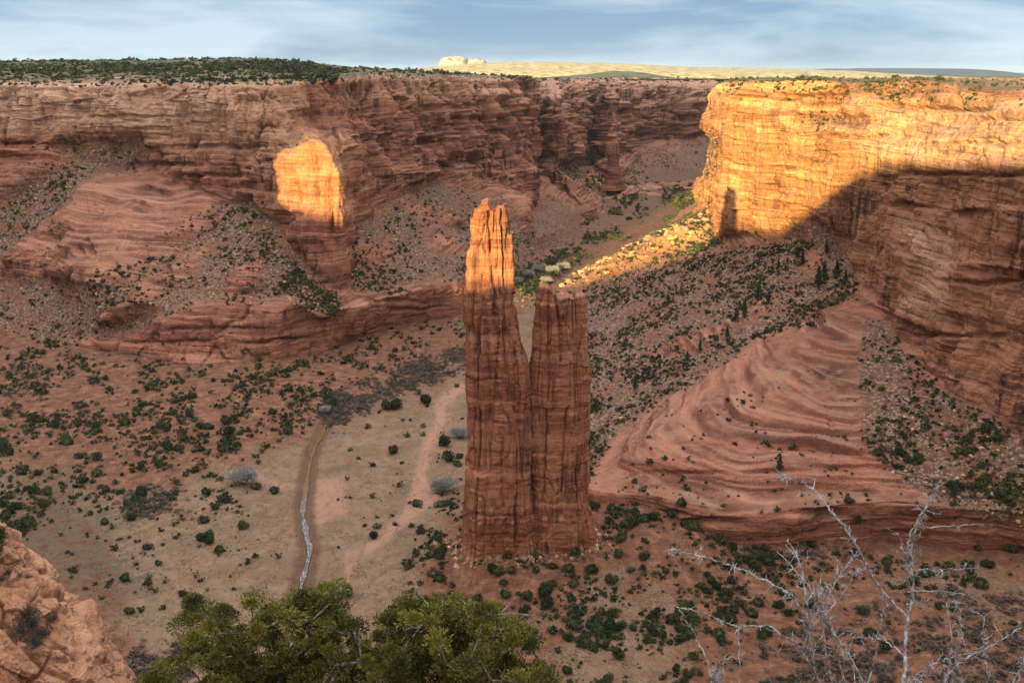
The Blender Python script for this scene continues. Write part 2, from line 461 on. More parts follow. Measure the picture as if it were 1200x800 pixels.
# ------------------------------------------------------------------ canyon walls
def smooth1(A, k, ax):
    if k < 1: return A
    p = [(0, 0)] * A.ndim; p[ax] = (k + 1, k)
    c = np.cumsum(np.pad(A, p, mode='edge'), axis=ax)
    sl1 = [slice(None)] * A.ndim; sl2 = [slice(None)] * A.ndim
    sl1[ax] = slice(2 * k + 1, None); sl2[ax] = slice(None, -2 * k - 1)
    return (c[tuple(sl1)] - c[tuple(sl2)]) / (2 * k + 1)
def normals(A):
    du = np.gradient(A, axis=0); dv = np.gradient(A, axis=1)
    n = np.cross(du, dv); n /= (np.linalg.norm(n, axis=2, keepdims=True) + 1e-9)
    return n
def cols2net(cols):
    return np.array([[P(*q) if len(q) == 3 else G(q[0], q[1], -3.0) for q in c] for c in cols])
def ribbon(name, cols, rocky, mat, du=1.7, dv=1.4, su=6, sv=3, ref=1000.0, scree=None, tone=None, varn=None, amp=1.0, maxback=40, dents=(), cut=0.0, ribs=1.0, swirl=16):
    """a wall swept along the canyon: cols = control columns from toe to plateau; rocky[j] per row"""
    C = cols2net(cols) if not isinstance(cols, np.ndarray) else cols
    nc, nr = C.shape[:2]
    dist = np.maximum(np.linalg.norm(C[..., :2], axis=2), 60)
    segu = (np.linalg.norm(C[1:] - C[:-1], axis=2) / (0.5 * (dist[1:] + dist[:-1]) / ref))[:, :nr - 1].mean(1)
    segv = (np.linalg.norm(C[:, 1:] - C[:, :-1], axis=2) / (0.5 * (dist[:, 1:] + dist[:, :-1]) / ref)).mean(0)
    uu = np.concatenate([np.linspace(i, i + 1, max(2, int(segu[i] / du)), endpoint=False) for i in range(nc - 1)] + [[nc - 1]])
    vv = np.concatenate([np.linspace(j, j + 1, max(3, min(int(segv[j] / dv), 400) if j < nr - 2 else maxback), endpoint=False) for j in range(nr - 1)] + [[nr - 1]])
    ui = np.minimum(uu.astype(int), nc - 2); uf = (uu - ui)[:, None, None]
    vi = np.minimum(vv.astype(int), nr - 2); vf = (vv - vi)[None, :, None]
    A = C[ui] * (1 - uf) + C[ui + 1] * uf
    A = A[:, vi] * (1 - vf) + A[:, vi + 1] * vf
    for _ in range(2):
        A = smooth1(A, su, 0); A = smooth1(A, sv, 1)
    rk = np.interp(vv, np.arange(nr), rocky)[None, :] * np.ones((len(uu), 1))
    x, y, z = A[..., 0], A[..., 1], A[..., 2]
    Nn = normals(A)
    for _ in range(2): Nn = smooth1(smooth1(Nn, 8, 0), 6, 1)
    px, py = proj(A)
    wxx = 7 * fbm(x / 22, y / 22, z / 22, 4); wyy = 7 * fbm(x / 22, y / 22, z / 22 + 9, 4)
    scr = np.zeros(x.shape) if scree is None else sample(scree, px, py, (wxx, wyy))
    rk = np.clip(rk - 0.82 * scr, 0.0, 1)
    steep = sm(0.92, 0.55, np.abs(Nn[..., 2]))
    s = np.maximum(np.hypot(x, y) / 1000.0, 0.55) * amp
    # big alcoves and buttresses
    d = rk * steep * s * 11.0 * fbm(x / 75, y / 75, z / 260, 3)
    nrv = fbm(x / 34, y / 34, z / 120, 3)
    d += rk * steep * s * 6.0 * (np.abs(nrv) ** 0.8 * 2 - 0.5)
    wm = np.interp(vv, [0, 0.6, 1, 2, 3, 4], [0, 0.5, 0.7, 1, 0.6, 0])[None, :]
    d += ribs * rk * wm * s * 26.0 * (0.42 - np.abs(fbm(x / 105, y / 105, z / 400 + 4, 2)) * 1.6)
    d += rk * wm * s * 7.0 * (0.4 - np.abs(vnoise(x / 33, y / 33, z / 60)))
    zw = z + 9 * fbm(x / 160, y / 160, z * 0, 2) * (1.4 - steep) + 0.5 * fbm(x / 25, y / 25, z / 25, 2)
    lm = 0.25 + 0.75 * sm(-0.2, 0.2, fbm(x / 95, y / 95, z / 55 + 2, 2))
    for sc_, a in ((26, 2.6), (11, 1.5), (4.7, 1.0), (2.1, 0.6)):
        l = vnoise(x / (sc_ * 9), y / (sc_ * 9), zw / sc_ + sc_)
        d += rk * s * a * np.tanh(l * 4.5) * (0.75 - 0.1 * steep) * lm
    d += rk * s * 1.1 * fbm(x / 9, y / 9, z / 9, 4)
    d += rk * s * (0.15 + 0.85 * steep) * (1.0 * blocks(x, y, zw, 21, 40) + 0.45 * blocks(x + 40, y - 9, zw, 9, 15) + 0.4 * blocks(x, y + 71, zw, 3.6, 3)) + rk * s * steep * 3.2 * blocks(x + 9, y + 4, zw, 34, 52)
    d += rk * steep * s * 2.2 * (np.abs(vnoise(x / 6.5, y / 6.5, z / 85)) * 2 - 0.6) * sm(-0.5, 0.3, vnoise(x / 50, y / 50, z / 40 + 9))
    # joints
    for fs, zs, a, wd in ((21, 220, -6.5, 0.06), (9, 110, -3.0, 0.07)):
        c = vnoise(x / fs, y / fs, z / zs + fs)
        d += rk * steep * s * a * np.exp(-(c / wd) ** 2) * sm(-0.2, 0.4, vnoise(x / 60, y / 60, z / 50 + 3))
    vr = np.ones(x.shape) if varn is None else sample(varn, px, py, (wxx, wyy))
    d *= 0.8 + 0.55 * vr * steep
    d -= rk * steep * s * vr * 7.0 * sm(0.15, 0.5, fbm(x / 30, y / 30, z / 45 + 5, 3))
    d -= cut * s * scr
    for (u_, v_, ru, rv, dp_, tl) in dents:
        k_ = (np.abs(px - u_) < ru * 2.2 + 10 + rv * 0.5) & (np.abs(py - v_) < rv * 2.2 + 6)
        if k_.any():
            q_ = np.exp(-((px[k_] + wxx[k_] * 0.35 - u_ - tl * (py[k_] - v_)) / ru) ** 4 - ((py[k_] + wyy[k_] * 0.6 - v_) / rv) ** 4)
            d[k_] -= dp_ * q_ * (0.3 + 0.7 * rk[k_])
    Nh = Nn.copy(); Nh[..., 2] *= 0.35
    A = A + Nh * d[..., None]
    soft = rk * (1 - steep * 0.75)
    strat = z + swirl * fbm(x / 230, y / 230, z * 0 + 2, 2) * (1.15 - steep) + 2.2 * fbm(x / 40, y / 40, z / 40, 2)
    riser_shade = np.zeros(x.shape); lip = np.zeros(x.shape); prs = 1 - 0.9 * scr
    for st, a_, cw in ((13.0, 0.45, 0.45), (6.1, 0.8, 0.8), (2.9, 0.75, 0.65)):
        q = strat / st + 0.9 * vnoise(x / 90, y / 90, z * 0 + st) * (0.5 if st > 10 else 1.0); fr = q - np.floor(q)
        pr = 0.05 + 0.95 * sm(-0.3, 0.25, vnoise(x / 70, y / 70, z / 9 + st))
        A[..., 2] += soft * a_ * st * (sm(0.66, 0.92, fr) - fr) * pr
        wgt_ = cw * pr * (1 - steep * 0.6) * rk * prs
        riser_shade = np.maximum(riser_shade, wgt_ * sm(0.60, 0.70, fr) * sm(0.92, 0.82, fr)); lip = np.maximum(lip, wgt_ * (sm(0.90, 0.96, fr) + sm(0.22, 0.0, fr)) * sm(-0.2, 0.3, vnoise(x / 40, y / 40, z / 14 - st)))
    A[..., 2] += rk * (1 - steep) * s * 1.0 * np.abs(fbm(x / 28, y / 28, z * 0 + 6, 3))
    A[..., 2] += (1 - rk) * (1.1 * s * fbm(x / 6, y / 6, z / 6, 4, 0.7) + 3.0 * s * fbm(x / 35, y / 35, z * 0, 3))
    tn = np.zeros(x.shape) if tone is None else sample(tone, px, py, (wxx, wyy))
    vr = np.ones(x.shape) if varn is None else sample(varn, px, py, (wxx, wyy))
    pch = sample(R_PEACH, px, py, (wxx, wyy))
    o = link(name, npmesh(name, A.reshape(-1, 3), grid_faces(*x.shape), mat, True, dict(peach=pch.ravel(), scree=scr.ravel(), tone=tn.ravel(), varn=vr.ravel(), strat=strat.ravel(), riser_shade=riser_shade.ravel(), lip=lip.ravel())))
    tag(o, kind='structure')
    nn = normals(A)
    print(name, A.shape)
    return dict(A=A, n=nn, px=px, py=py, rk=rk, scr=scr)

M_ROCK = rock_material('layered_sandstone')
R_SCREE = raster([
    [(292, 228), (325, 275), (350, 305), (405, 350), (400, 372), (365, 362), (330, 352), (250, 352), (215, 352), (180, 372), (150, 390), (90, 400), (-40, 410), (-40, 330), (40, 325), (100, 335), (150, 330), (215, 290), (235, 265), (255, 240)],
    (0.0, [(245, 278), (215, 300), (170, 325), (120, 365), (105, 382), (125, 385), (200, 335), (252, 292)]),
    (0.0, [(280, 305), (305, 305), (302, 330), (290, 355), (255, 355), (262, 335)]),
    [(60, 165), (165, 160), (160, 190), (105, 205), (75, 240), (30, 272), (-10, 310), (-60, 300), (-60, 250), (40, 210), (80, 182)],
    [(415, 262), (440, 250), (480, 222), (520, 205), (560, 225), (600, 245), (640, 285), (625, 330), (560, 330), (520, 326), (430, 340), (415, 340)],
    (0.0, [(440, 232), (480, 238), (520, 262), (555, 262), (520, 240), (470, 224)]), (0.0, [(500, 270), (540, 275), (560, 300), (520, 290)]),
    (0.0, [(425, 285), (460, 280), (470, 300), (440, 310)]),
    [(330, 158), (362, 158), (362, 168), (330, 172)],
    [(845, 292), (900, 285), (925, 262), (960, 258), (985, 290), (1005, 322), (960, 350), (900, 385), (840, 430), (770, 468), (715, 515), (690, 560), (640, 560), (640, 345), (700, 320), (760, 300)],
    (0.25, [(640, 350), (700, 295), (760, 270), (836, 235), (845, 292), (760, 310), (690, 330)]),
    (0.0, [(870, 375), (835, 400), (770, 425), (760, 415), (820, 385), (900, 345), (920, 350)]),
    (0.0, [(935, 292), (960, 290), (968, 312), (940, 318)]),
    [(1012, 370), (1040, 375), (1062, 420), (1110, 460), (1160, 490), (1300, 560), (1300, 620), (1160, 615), (1125, 590), (1060, 565), (1015, 520), (1005, 450)],
    [(845, 150), (835, 205), (790, 212), (720, 215), (745, 190)], [(630, 175), (650, 195), (680, 215), (700, 180), (690, 160), (670, 190)],
    [(625, 232), (680, 240), (720, 270), (690, 285), (640, 300), (625, 260)], (0.6, [(980, 88), (1020, 92), (1100, 88), (1110, 110), (1040, 112), (990, 108)]),
    (0.7, [(925, 140), (985, 128), (1022, 135), (1022, 155), (960, 150)]),
], 2)
R_TONE = raster([  # buff also follows the sunlit patches: sun glow put into the rock colour
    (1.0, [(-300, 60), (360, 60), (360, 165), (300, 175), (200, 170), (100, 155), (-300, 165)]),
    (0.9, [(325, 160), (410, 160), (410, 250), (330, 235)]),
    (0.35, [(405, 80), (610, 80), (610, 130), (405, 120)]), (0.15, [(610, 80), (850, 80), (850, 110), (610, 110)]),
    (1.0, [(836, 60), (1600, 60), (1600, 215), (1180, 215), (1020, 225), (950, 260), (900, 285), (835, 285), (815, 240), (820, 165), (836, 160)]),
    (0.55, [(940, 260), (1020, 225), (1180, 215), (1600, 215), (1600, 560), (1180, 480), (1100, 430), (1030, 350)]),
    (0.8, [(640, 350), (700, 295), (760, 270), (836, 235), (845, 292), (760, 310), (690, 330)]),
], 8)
R_PEACH = raster([(1.0, [(-300, 85), (352, 85), (340, 165), (300, 172), (200, 168), (100, 150), (-300, 160)]), (0.10, [(-300, 172), (330, 176), (405, 350), (640, 330), (640, 440), (-300, 440)]), (0.22, [(60, 200), (200, 190), (200, 245), (130, 325), (10, 320)]), (0.12, [(405, 112), (850, 105), (850, 230), (405, 260)]), (0.6, [(405, 80), (620, 80), (620, 112), (405, 118)]), (0.55, [(620, 85), (850, 85), (850, 125), (620, 118)]),  # pale cap rock and slabs, with soft sun on upper bands put into colour
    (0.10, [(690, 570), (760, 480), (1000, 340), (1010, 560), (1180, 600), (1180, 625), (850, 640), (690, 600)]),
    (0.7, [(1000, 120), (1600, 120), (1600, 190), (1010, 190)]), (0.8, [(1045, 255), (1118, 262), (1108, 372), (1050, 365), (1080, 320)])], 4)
R_VARN = raster([
    (0.12, [(-300, 60), (330, 60), (330, 165), (-300, 165)]), (0.7, [(-300, 165), (330, 165), (400, 345), (-300, 345)]),
    (0.9, [(405, 80), (860, 80), (860, 220), (405, 230)]), (0.5, [(815, 60), (1600, 60), (1600, 190), (1020, 200), (930, 280), (815, 280)]),
    (1.0, [(930, 260), (1020, 210), (1600, 195), (1600, 600), (1180, 490), (1060, 420), (1010, 340)]),
    (0.1, [(1040, 250), (1120, 260), (1110, 370), (1050, 370)]),
], 6)

def slots(rng, n, u0, u1, v0, v1, dmin, dmax):
    return [(rng.uniform(u0, u1), rng.uniform(v0, v1), rng.uniform(0.8, 2.2), rng.uniform(8, 30), rng.uniform(dmin, dmax), rng.uniform(-0.12, 0.12)) for _ in range(n)]
rs_ = np.random.default_rng(77)
DENT_B = [(178, 226, 22, 5, 16, 0), (106, 290, 4, 12, 12, 0.3), (95, 298, 5, 8, 9, 0), (130, 236, 10, 4, 9, 0), (170, 192, 70, 3, 9, 0), (40, 186, 55, 4, 10, 0), (260, 204, 45, 3, 7, 0), (150, 137, 60, 2, 4, 0), (250, 172, 60, 3, 7, 0),
          (265, 135, 1.5, 38, 10, 0.05), (310, 130, 1.6, 35, 12, -0.2), (288, 120, 1.2, 25, 7, 0), (30, 135, 3, 25, 9, 0), (20, 170, 18, 5, 9, 0), (480, 130, 4, 34, 26, 0.05), (522, 135, 3, 38, 22, 0), (575, 130, 3, 42, 26, 0.05), (455, 160, 3.5, 35, 20, -0.1), (555, 142, 10, 9, 18, 0), (430, 190, 8, 16, 14, 0), (500, 165, 14, 5, 12, 0), (540, 190, 16, 4, 10, 0), (590, 190, 4, 20, 14, 0),
          (373, 205, 1.8, 40, 12, 0.06), (352, 220, 1.5, 30, 9, 0.12), (389, 235, 1.6, 36, 11, 0), (345, 205, 8, 2, 6, 0), (380, 222, 12, 2, 6, 0), (362, 190, 9, 1.8, 6, 0), (640, 150, 2, 30, 25, 0), (735, 125, 2, 25, 30, 0), (765, 120, 3, 22, 30, 0), (785, 125, 2, 22, 25, 0), (250, 385, 60, 2.5, 7, -0.0), (320, 400, 50, 2, 6, 0), (200, 400, 50, 2, 6, 0), (450, 352, 40, 2.5, 6, 0), (490, 362, 35, 2.5, 6, 0)] \
    + slots(rs_, 26, -40, 330, 105, 170, 3, 8) + slots(rs_, 30, 415, 605, 100, 200, 6, 16) + slots(rs_, 14, 335, 400, 185, 320, 2.5, 6) + slots(rs_, 24, 625, 840, 100, 150, 8, 22)
DENT_D = [(908, 160, 1.4, 34, 8, 0.05), (960, 230, 1.5, 40, 8, 0), (1022, 250, 1.6, 50, 8, 0), (1095, 250, 1.3, 30, 6, 0.1), (1160, 260, 1.5, 45, 7, 0), (1110, 392, 60, 3, 6, 0.0), (1130, 205, 90, 2.5, 5, 0), (1150, 330, 50, 3, 5, 0), (1060, 240, 20, 3, 5, 0), (1000, 140, 30, 5, 8, 0), (880, 240, 3, 12, 7, 0),
          (910, 553, 40, 3.2, 6, 0.0), (1010, 548, 60, 3.6, 7, 0), (800, 553, 45, 2.6, 5, 0), (745, 560, 20, 2.4, 4, 0), (1090, 585, 60, 4, 7, 0), (950, 600, 40, 6, 7, 0), (830, 610, 40, 4, 5, 0), (950, 440, 45, 2, 3.5, 0), (980, 392, 30, 2.2, 5, 0), (900, 500, 60, 1.6, 3, 0), (820, 520, 50, 1.6, 3, 0), (975, 500, 3, 24, 5, 0.15), (760, 600, 40, 3, 4, 0)] \
    + [(950, 112, 40, 3, 13, 0.0), (1090, 124, 60, 3, 13, 0), (1170, 136, 40, 3, 9, 0), (1050, 107, 30, 2.5, 10, 0), (875, 117, 22, 3, 9, 0), (930, 104, 2, 16, 15, 0), (985, 104, 2.5, 16, 15, 0.1), (1062, 104, 2.5, 16, 15, 0), (1122, 110, 2.5, 16, 14, 0), (1010, 160, 60, 3, 6, 0), (900, 150, 3, 40, 8, 0), (1140, 168, 60, 2.5, 6, 0)] \
    + slots(rs_, 22, 845, 1020, 105, 260, 2.5, 7) + slots(rs_, 30, 1020, 1210, 130, 440, 2.5, 6)
# left and far walls; rows: toe, bench, mid, foot, c1, c2, rim, back
B = [
 [(-620, 430), (-600, 380, 1010), (-560, 290, 1080), (-500, 190, 1150), (-500, 150, 1160), (-500, 120, 1165), (-500, 97, 1180), (-520, 72, 3300)],
 [(-300, 405), (-300, 350, 1130), (-280, 275, 1210), (-260, 182, 1290), (-260, 150, 1300), (-260, 120, 1305), (-260, 97, 1320), (-280, 72, 3300)],
 [(-120, 405), (-120, 350, 1180), (-110, 270, 1260), (-100, 178, 1350), (-100, 145, 1360), (-100, 118, 1368), (-100, 97, 1385), (-120, 73, 3400)],
 [(0, 402), (0, 345, 1215), (0, 265, 1300), (0, 178, 1395), (0, 145, 1405), (0, 118, 1412), (0, 98, 1430), (-10, 73, 3400)],
 [(60, 408), (60, 335, 1190), (55, 255, 1290), (50, 172, 1400), (50, 145, 1410), (50, 118, 1420), (50, 98, 1440), (45, 73, 3400)],
 [(110, 415), (110, 368, 1075), (105, 320, 1150), (110, 192, 1370), (110, 150, 1390), (110, 118, 1400), (110, 98, 1420), (100, 72, 3400)],
 [(160, 422), (160, 352, 1080), (165, 300, 1170), (165, 200, 1340), (165, 150, 1355), (165, 118, 1365), (165, 97, 1385), (150, 72, 3400)],
 [(220, 432), (222, 372, 1040), (225, 300, 1150), (230, 215, 1290), (230, 150, 1305), (230, 118, 1312), (230, 96, 1330), (210, 71, 3400)],
 [(280, 434), (278, 352, 1050), (283, 305, 1120), (288, 240, 1225), (285, 165, 1245), (280, 125, 1255), (280, 97, 1275), (270, 70, 3400)],
 [(325, 428), (322, 374, 1030), (325, 315, 1100), (325, 275, 1165), (328, 180, 1225), (328, 130, 1270), (328, 97, 1300), (315, 70, 3400)],
 [(350, 422), (350, 354, 1045), (350, 325, 1090), (345, 300, 1125), (340, 180, 1162), (350, 140, 1350), (352, 94, 1370), (340, 72, 3400)],
 [(385, 414), (385, 376, 1050), (383, 350, 1085), (380, 330, 1105), (366, 160, 1152), (364, 148, 1370), (362, 92, 1400), (355, 74, 3400)],
 [(400, 408), (398, 364, 1068), (396, 350, 1090), (393, 336, 1106), (384, 166, 1138), (374, 149, 1380), (368, 91, 1410), (362, 75, 3400)],
 [(404, 407), (402, 363, 1072), (400, 351, 1093), (397, 338, 1108), (391, 194, 1122), (379, 149, 1382), (370, 91, 1413), (365, 76, 3400)],
 [(415, 402), (413, 362, 1080), (410, 352, 1100), (408, 342, 1112), (402, 199, 1124), (388, 152, 1390), (374, 90, 1420), (370, 77, 3400)],
 [(424, 396), (422, 360, 1110), (418, 340, 1150), (413, 320, 1190), (405, 172, 1200), (392, 145, 1400), (385, 89, 1430), (385, 79, 3500)],
 [(440, 392), (440, 352, 1150), (430, 315, 1220), (422, 250, 1310), (415, 180, 1330), (408, 135, 1430), (402, 88, 1450), (400, 80, 3600)],
 [(480, 384), (478, 340, 1185), (460, 300, 1290), (445, 222, 1430), (442, 175, 1450), (440, 130, 1470), (438, 86, 1500), (435, 81, 3700)],
 [(540, 372), (530, 332, 1240), (505, 280, 1390), (492, 205, 1560), (490, 165, 1580), (490, 130, 1600), (490, 86, 1640), (485, 84, 3900)],
 [(590, 345), (575, 310, 1430), (560, 265, 1570), (548, 205, 1760), (546, 165, 1790), (545, 125, 1815), (545, 87, 1850), (540, 88, 4000)],
 [(630, 318), (620, 285, 1620), (608, 250, 1690), (598, 222, 1790), (600, 175, 1860), (600, 130, 1900), (600, 89, 1930), (590, 91, 4100)],
 [(655, 300), (645, 275, 1700), (632, 248, 1780), (614, 226, 1820), (610, 175, 1920), (609, 130, 1980), (607, 90, 2010), (605, 93, 4200)],
 [(690, 285), (670, 262, 1850), (640, 232, 2000), (616, 206, 2140), (614, 170, 2180), (612, 135, 2200), (610, 94, 2240), (612, 93, 4200)],
 [(700, 262), (685, 246, 2100), (655, 222, 2240), (630, 200, 2360), (629, 165, 2400), (628, 125, 2420), (624, 97, 2500), (628, 93, 4300)],
 [(704, 258), (690, 244, 2110), (668, 224, 2180), (650, 200, 2260), (650, 165, 2280), (649, 118, 2300), (642, 97, 2460), (640, 93, 4400)],
 [(708, 254), (696, 242, 2150), (680, 225, 2200), (663, 202, 2270), (663, 165, 2290), (662, 114, 2310), (656, 97, 2480), (648, 93, 4400)],
 [(712, 242), (702, 228, 2450), (688, 212, 2700), (672, 186, 3100), (672, 160, 3160), (671, 130, 3200), (670, 98, 3260), (668, 93, 4600)],
 [(716, 238), (710, 226, 2550), (702, 208, 2850), (694, 182, 3300), (694, 155, 3350), (694, 125, 3380), (694, 96, 3440), (694, 93, 4800)],
 [(732, 236), (728, 225, 2520), (724, 208, 2700), (716, 184, 2980), (718, 155, 3030), (718, 122, 3060), (718, 96, 3120), (718, 93, 4900)],
 [(760, 236), (758, 226, 2560), (754, 203, 3000), (750, 166, 3450), (750, 148, 3480), (750, 122, 3500), (750, 98, 3560), (750, 93, 4900)],
 [(800, 236), (798, 226, 2600), (796, 200, 3120), (796, 162, 3680), (797, 144, 3710), (797, 120, 3730), (797, 98, 3800), (800, 93, 4900)],
 [(850, 236), (850, 226, 2600), (850, 195, 3180), (850, 156, 3780), (850, 140, 3810), (850, 118, 3830), (850, 98, 3900), (850, 93, 5000)],
 [(960, 236), (960, 226, 2600), (960, 195, 3200), (960, 156, 3780), (960, 140, 3810), (960, 118, 3830), (960, 99, 3900), (990, 94, 5000)],
]
rkB = [0.6, 0.85, 0.75, 1, 1, 1, 1.0, 0.1]
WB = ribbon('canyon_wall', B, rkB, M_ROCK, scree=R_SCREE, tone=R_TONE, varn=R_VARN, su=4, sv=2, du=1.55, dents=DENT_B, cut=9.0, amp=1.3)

# right wall; rows: toe, r1, r2, r3, foot, c1, c2, brow, rim, back
D = [
 [(800, 240), (840, 235, 2250), (850, 228, 2200), (860, 220, 2180), (870, 215, 2150), (870, 180, 2150), (870, 150, 2150), (880, 120, 2170), (890, 99, 2200), (900, 92.8, 4500)],
 [(780, 262), (800, 255, 1850), (810, 250, 1820), (820, 244, 1790), (828, 238, 1760), (828, 205, 1760), (830, 175, 1765), (850, 130, 1800), (870, 99, 1830), (890, 92.8, 4500)],
 [(745, 280), (775, 268, 1700), (795, 258, 1660), (808, 248, 1640), (818, 236, 1620), (819, 205, 1620), (824, 172, 1630), (848, 130, 1680), (864, 98, 1700), (885, 92.8, 4500)],
 [(715, 300), (750, 285, 1590), (785, 268, 1540), (812, 254, 1490), (834, 243, 1440), (834, 200, 1440), (835, 150, 1440), (839, 115, 1445), (850, 97, 1470), (880, 92.8, 4500)],
 [(672, 322), (722, 298, 1395), (768, 276, 1352), (806, 262, 1318), (835, 252, 1350), (835, 200, 1350), (836, 150, 1350), (838, 115, 1352), (848, 96, 1370), (876, 92.8, 4500)],
 [(640, 347), (700, 328, 1350), (755, 308, 1310), (805, 293, 1280), (840, 280, 1262), (838, 200, 1262), (838, 150, 1264), (842, 115, 1270), (856, 95, 1285), (880, 92.8, 4500)],
 [(635, 385), (690, 365, 1180), (750, 340, 1170), (815, 310, 1180), (872, 275, 1200), (872, 215, 1202), (874, 150, 1206), (876, 112, 1212), (884, 92, 1230), (900, 92.8, 4500)],
 [(640, 430), (700, 405, 1040), (770, 372, 1050), (845, 328, 1080), (918, 275, 1130), (918, 215, 1132), (918, 150, 1138), (920, 112, 1148), (925, 91, 1170), (930, 92.8, 4500)],
 [(650, 480), (705, 452, 910), (780, 415, 925), (862, 368, 955), (960, 290, 1030), (964, 215, 1035), (965, 150, 1045), (966, 115, 1060), (968, 91, 1090), (968, 92.8, 4500)],
 [(655, 548), (692, 518, 785), (775, 465, 805), (870, 405, 850), (1005, 318, 945), (1012, 235, 950), (1015, 170, 965), (1015, 125, 985), (1015, 93, 1020), (1010, 92.8, 4500)],
 [(655, 622), (676, 590, 628), (728, 534, 672), (860, 445, 765), (1022, 345, 880), (1028, 250, 885), (1040, 175, 900), (1050, 130, 930), (1055, 90, 975), (1050, 92.8, 4500)],
 [(752, 628), (757, 598, 615), (795, 540, 650), (905, 458, 720), (1045, 385, 815), (1062, 285, 820), (1075, 190, 838), (1085, 135, 870), (1092, 91, 920), (1100, 92.8, 4500)],
 [(850, 655), (850, 622, 588), (870, 555, 630), (950, 475, 690), (1085, 430, 745), (1105, 310, 755), (1115, 192, 775), (1125, 138, 810), (1135, 97, 860), (1150, 92.8, 4500)],
 [(940, 648), (940, 612, 590), (950, 558, 622), (1005, 500, 665), (1130, 468, 690), (1150, 330, 700), (1158, 194, 722), (1165, 142, 755), (1172, 101, 800), (1200, 92.8, 4500)],
 [(1040, 638), (1040, 598, 600), (1045, 560, 622), (1085, 525, 645), (1180, 500, 652), (1200, 350, 665), (1205, 195, 685), (1210, 145, 715), (1215, 104, 760), (1240, 92.8, 4500)],
 [(1120, 645), (1120, 605, 590), (1125, 575, 605), (1160, 550, 618), (1240, 535, 618), (1260, 360, 630), (1262, 198, 650), (1265, 148, 680), (1270, 105, 720), (1290, 92.8, 4500)],
 [(1230, 655), (1230, 612, 580), (1235, 590, 585), (1260, 575, 585), (1330, 570, 580), (1350, 370, 590), (1355, 200, 610), (1360, 150, 640), (1370, 107, 680), (1400, 92.8, 4500)],
 [(1450, 700), (1450, 650, 530), (1455, 630, 530), (1480, 610, 530), (1530, 600, 520), (1550, 380, 530), (1555, 200, 550), (1560, 150, 580), (1570, 107, 620), (1700, 92.8, 4500)],
 [(1750, 760), (1760, 700, 470), (1770, 680, 470), (1790, 660, 470), (1830, 640, 460), (1850, 400, 470), (1855, 200, 490), (1860, 150, 520), (1870, 107, 560), (2300, 92.8, 4500)],
]
CD = cols2net(D); e1 = np.empty((len(CD), 2, 3))
for i_ in range(len(CD)):
    w1, w2 = CD[i_, 1], CD[i_, 2]; led = float(np.interp(i_, [8, 10], [0, 1])); wv = 0.10 * sin(i_ * 2.1)
    for k_, (hf, zf, lf) in enumerate(((0.04, 0.52, 0.33), (0.80 + wv, 0.56, 0.66))):
        q_ = w1 + (w2 - w1) * np.array([hf, hf, zf]) * led + (w2 - w1) * lf * (1 - led); e1[i_, k_] = q_
CD = np.concatenate([CD[:, :2], e1, CD[:, 2:]], 1)
rkD = [0.7, 1, 0.95, 0.8, 0.95, 0.9, 1, 1, 1, 1, 0.9, 0.1]
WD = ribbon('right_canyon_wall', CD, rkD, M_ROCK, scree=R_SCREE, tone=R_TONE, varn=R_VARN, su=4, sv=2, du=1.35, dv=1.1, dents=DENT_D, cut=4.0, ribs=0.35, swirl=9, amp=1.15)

# ------------------------------------------------------------------ high country
def plain_material(name, c1, c2, c3, sc_):
    m, nt, b = newmat(name); n = N(nt); pos = n.pos()
    col = n.ramp(n.noise(pos, sc_, 6, 0.7), [(0.35, c1), (0.5, c2), (0.65, c3)])
    n.l(col, b.inputs['Base Color']); return m
M_PLAIN = plain_material('shrub_plain', (0.04, 0.048, 0.024), (0.075, 0.078, 0.036), (0.16, 0.125, 0.065), 0.012)
M_YELLOW = plain_material('pale_hill', (0.10, 0.085, 0.035), (0.36, 0.26, 0.12), (0.50, 0.40, 0.24), 0.02)
gx = np.linspace(-1.2, 1.2, 260); gy = 4300 * (90000 / 4300) ** np.linspace(0, 1, 260)
GX, GY = np.meshgrid(gx, gy, indexing='ij'); X = GX * GY
Z = 262 + 14 * fbm(X / 1500, GY / 1500, X * 0, 3) - 60 * sm(5000, 30000, GY)
o = link('far_plain', npmesh('far_plain', np.stack([X, GY, Z], -1).reshape(-1, 3), grid_faces(260, 260), M_PLAIN)); tag(o, kind='structure')
def hill(name, prof, Y0, depth, base, mat, rough=0.15, n1=500, n2=60, ns=1.0):
    """prof: (px, py of the skyline) at distance Y0"""
    pp = np.array([P(a, b_, Y0) for a, b_ in prof])
    xs = np.linspace(pp[0, 0], pp[-1, 0], n1); zs = np.interp(xs, pp[:, 0], pp[:, 2])
    t = np.linspace(-1, 1, n2)
    X, TT = np.meshgrid(xs, t, indexing='ij')
    Y = Y0 + TT * depth
    sh = np.clip(1 - TT ** 2, 0, 1) ** 0.7
    H = (zs[:, None] - base) * sh
    Z = base + H * (1 + rough * fbm(X / (300 * ns), Y / (300 * ns), X * 0, 5))
    o = link(name, npmesh(name, np.stack([X, Y, Z], -1).reshape(-1, 3), grid_faces(n1, n2), mat)); tag(o, kind='structure')
    return o
hill('pale_ridge', [(440, 88), (480, 82), (515, 78), (560, 75), (600, 72), (650, 74), (700, 74), (760, 77), (800, 79), (870, 80), (940, 82), (990, 86), (1040, 92)], 7800, 2200, 262, M_YELLOW, 0.12)
M_WHITE = plain_material('white_sandstone', (0.12, 0.10, 0.085), (0.26, 0.23, 0.20), (0.38, 0.35, 0.31), 0.03)
th = np.linspace(0, 2 * pi, 80); ph = np.linspace(0, pi / 2, 40)
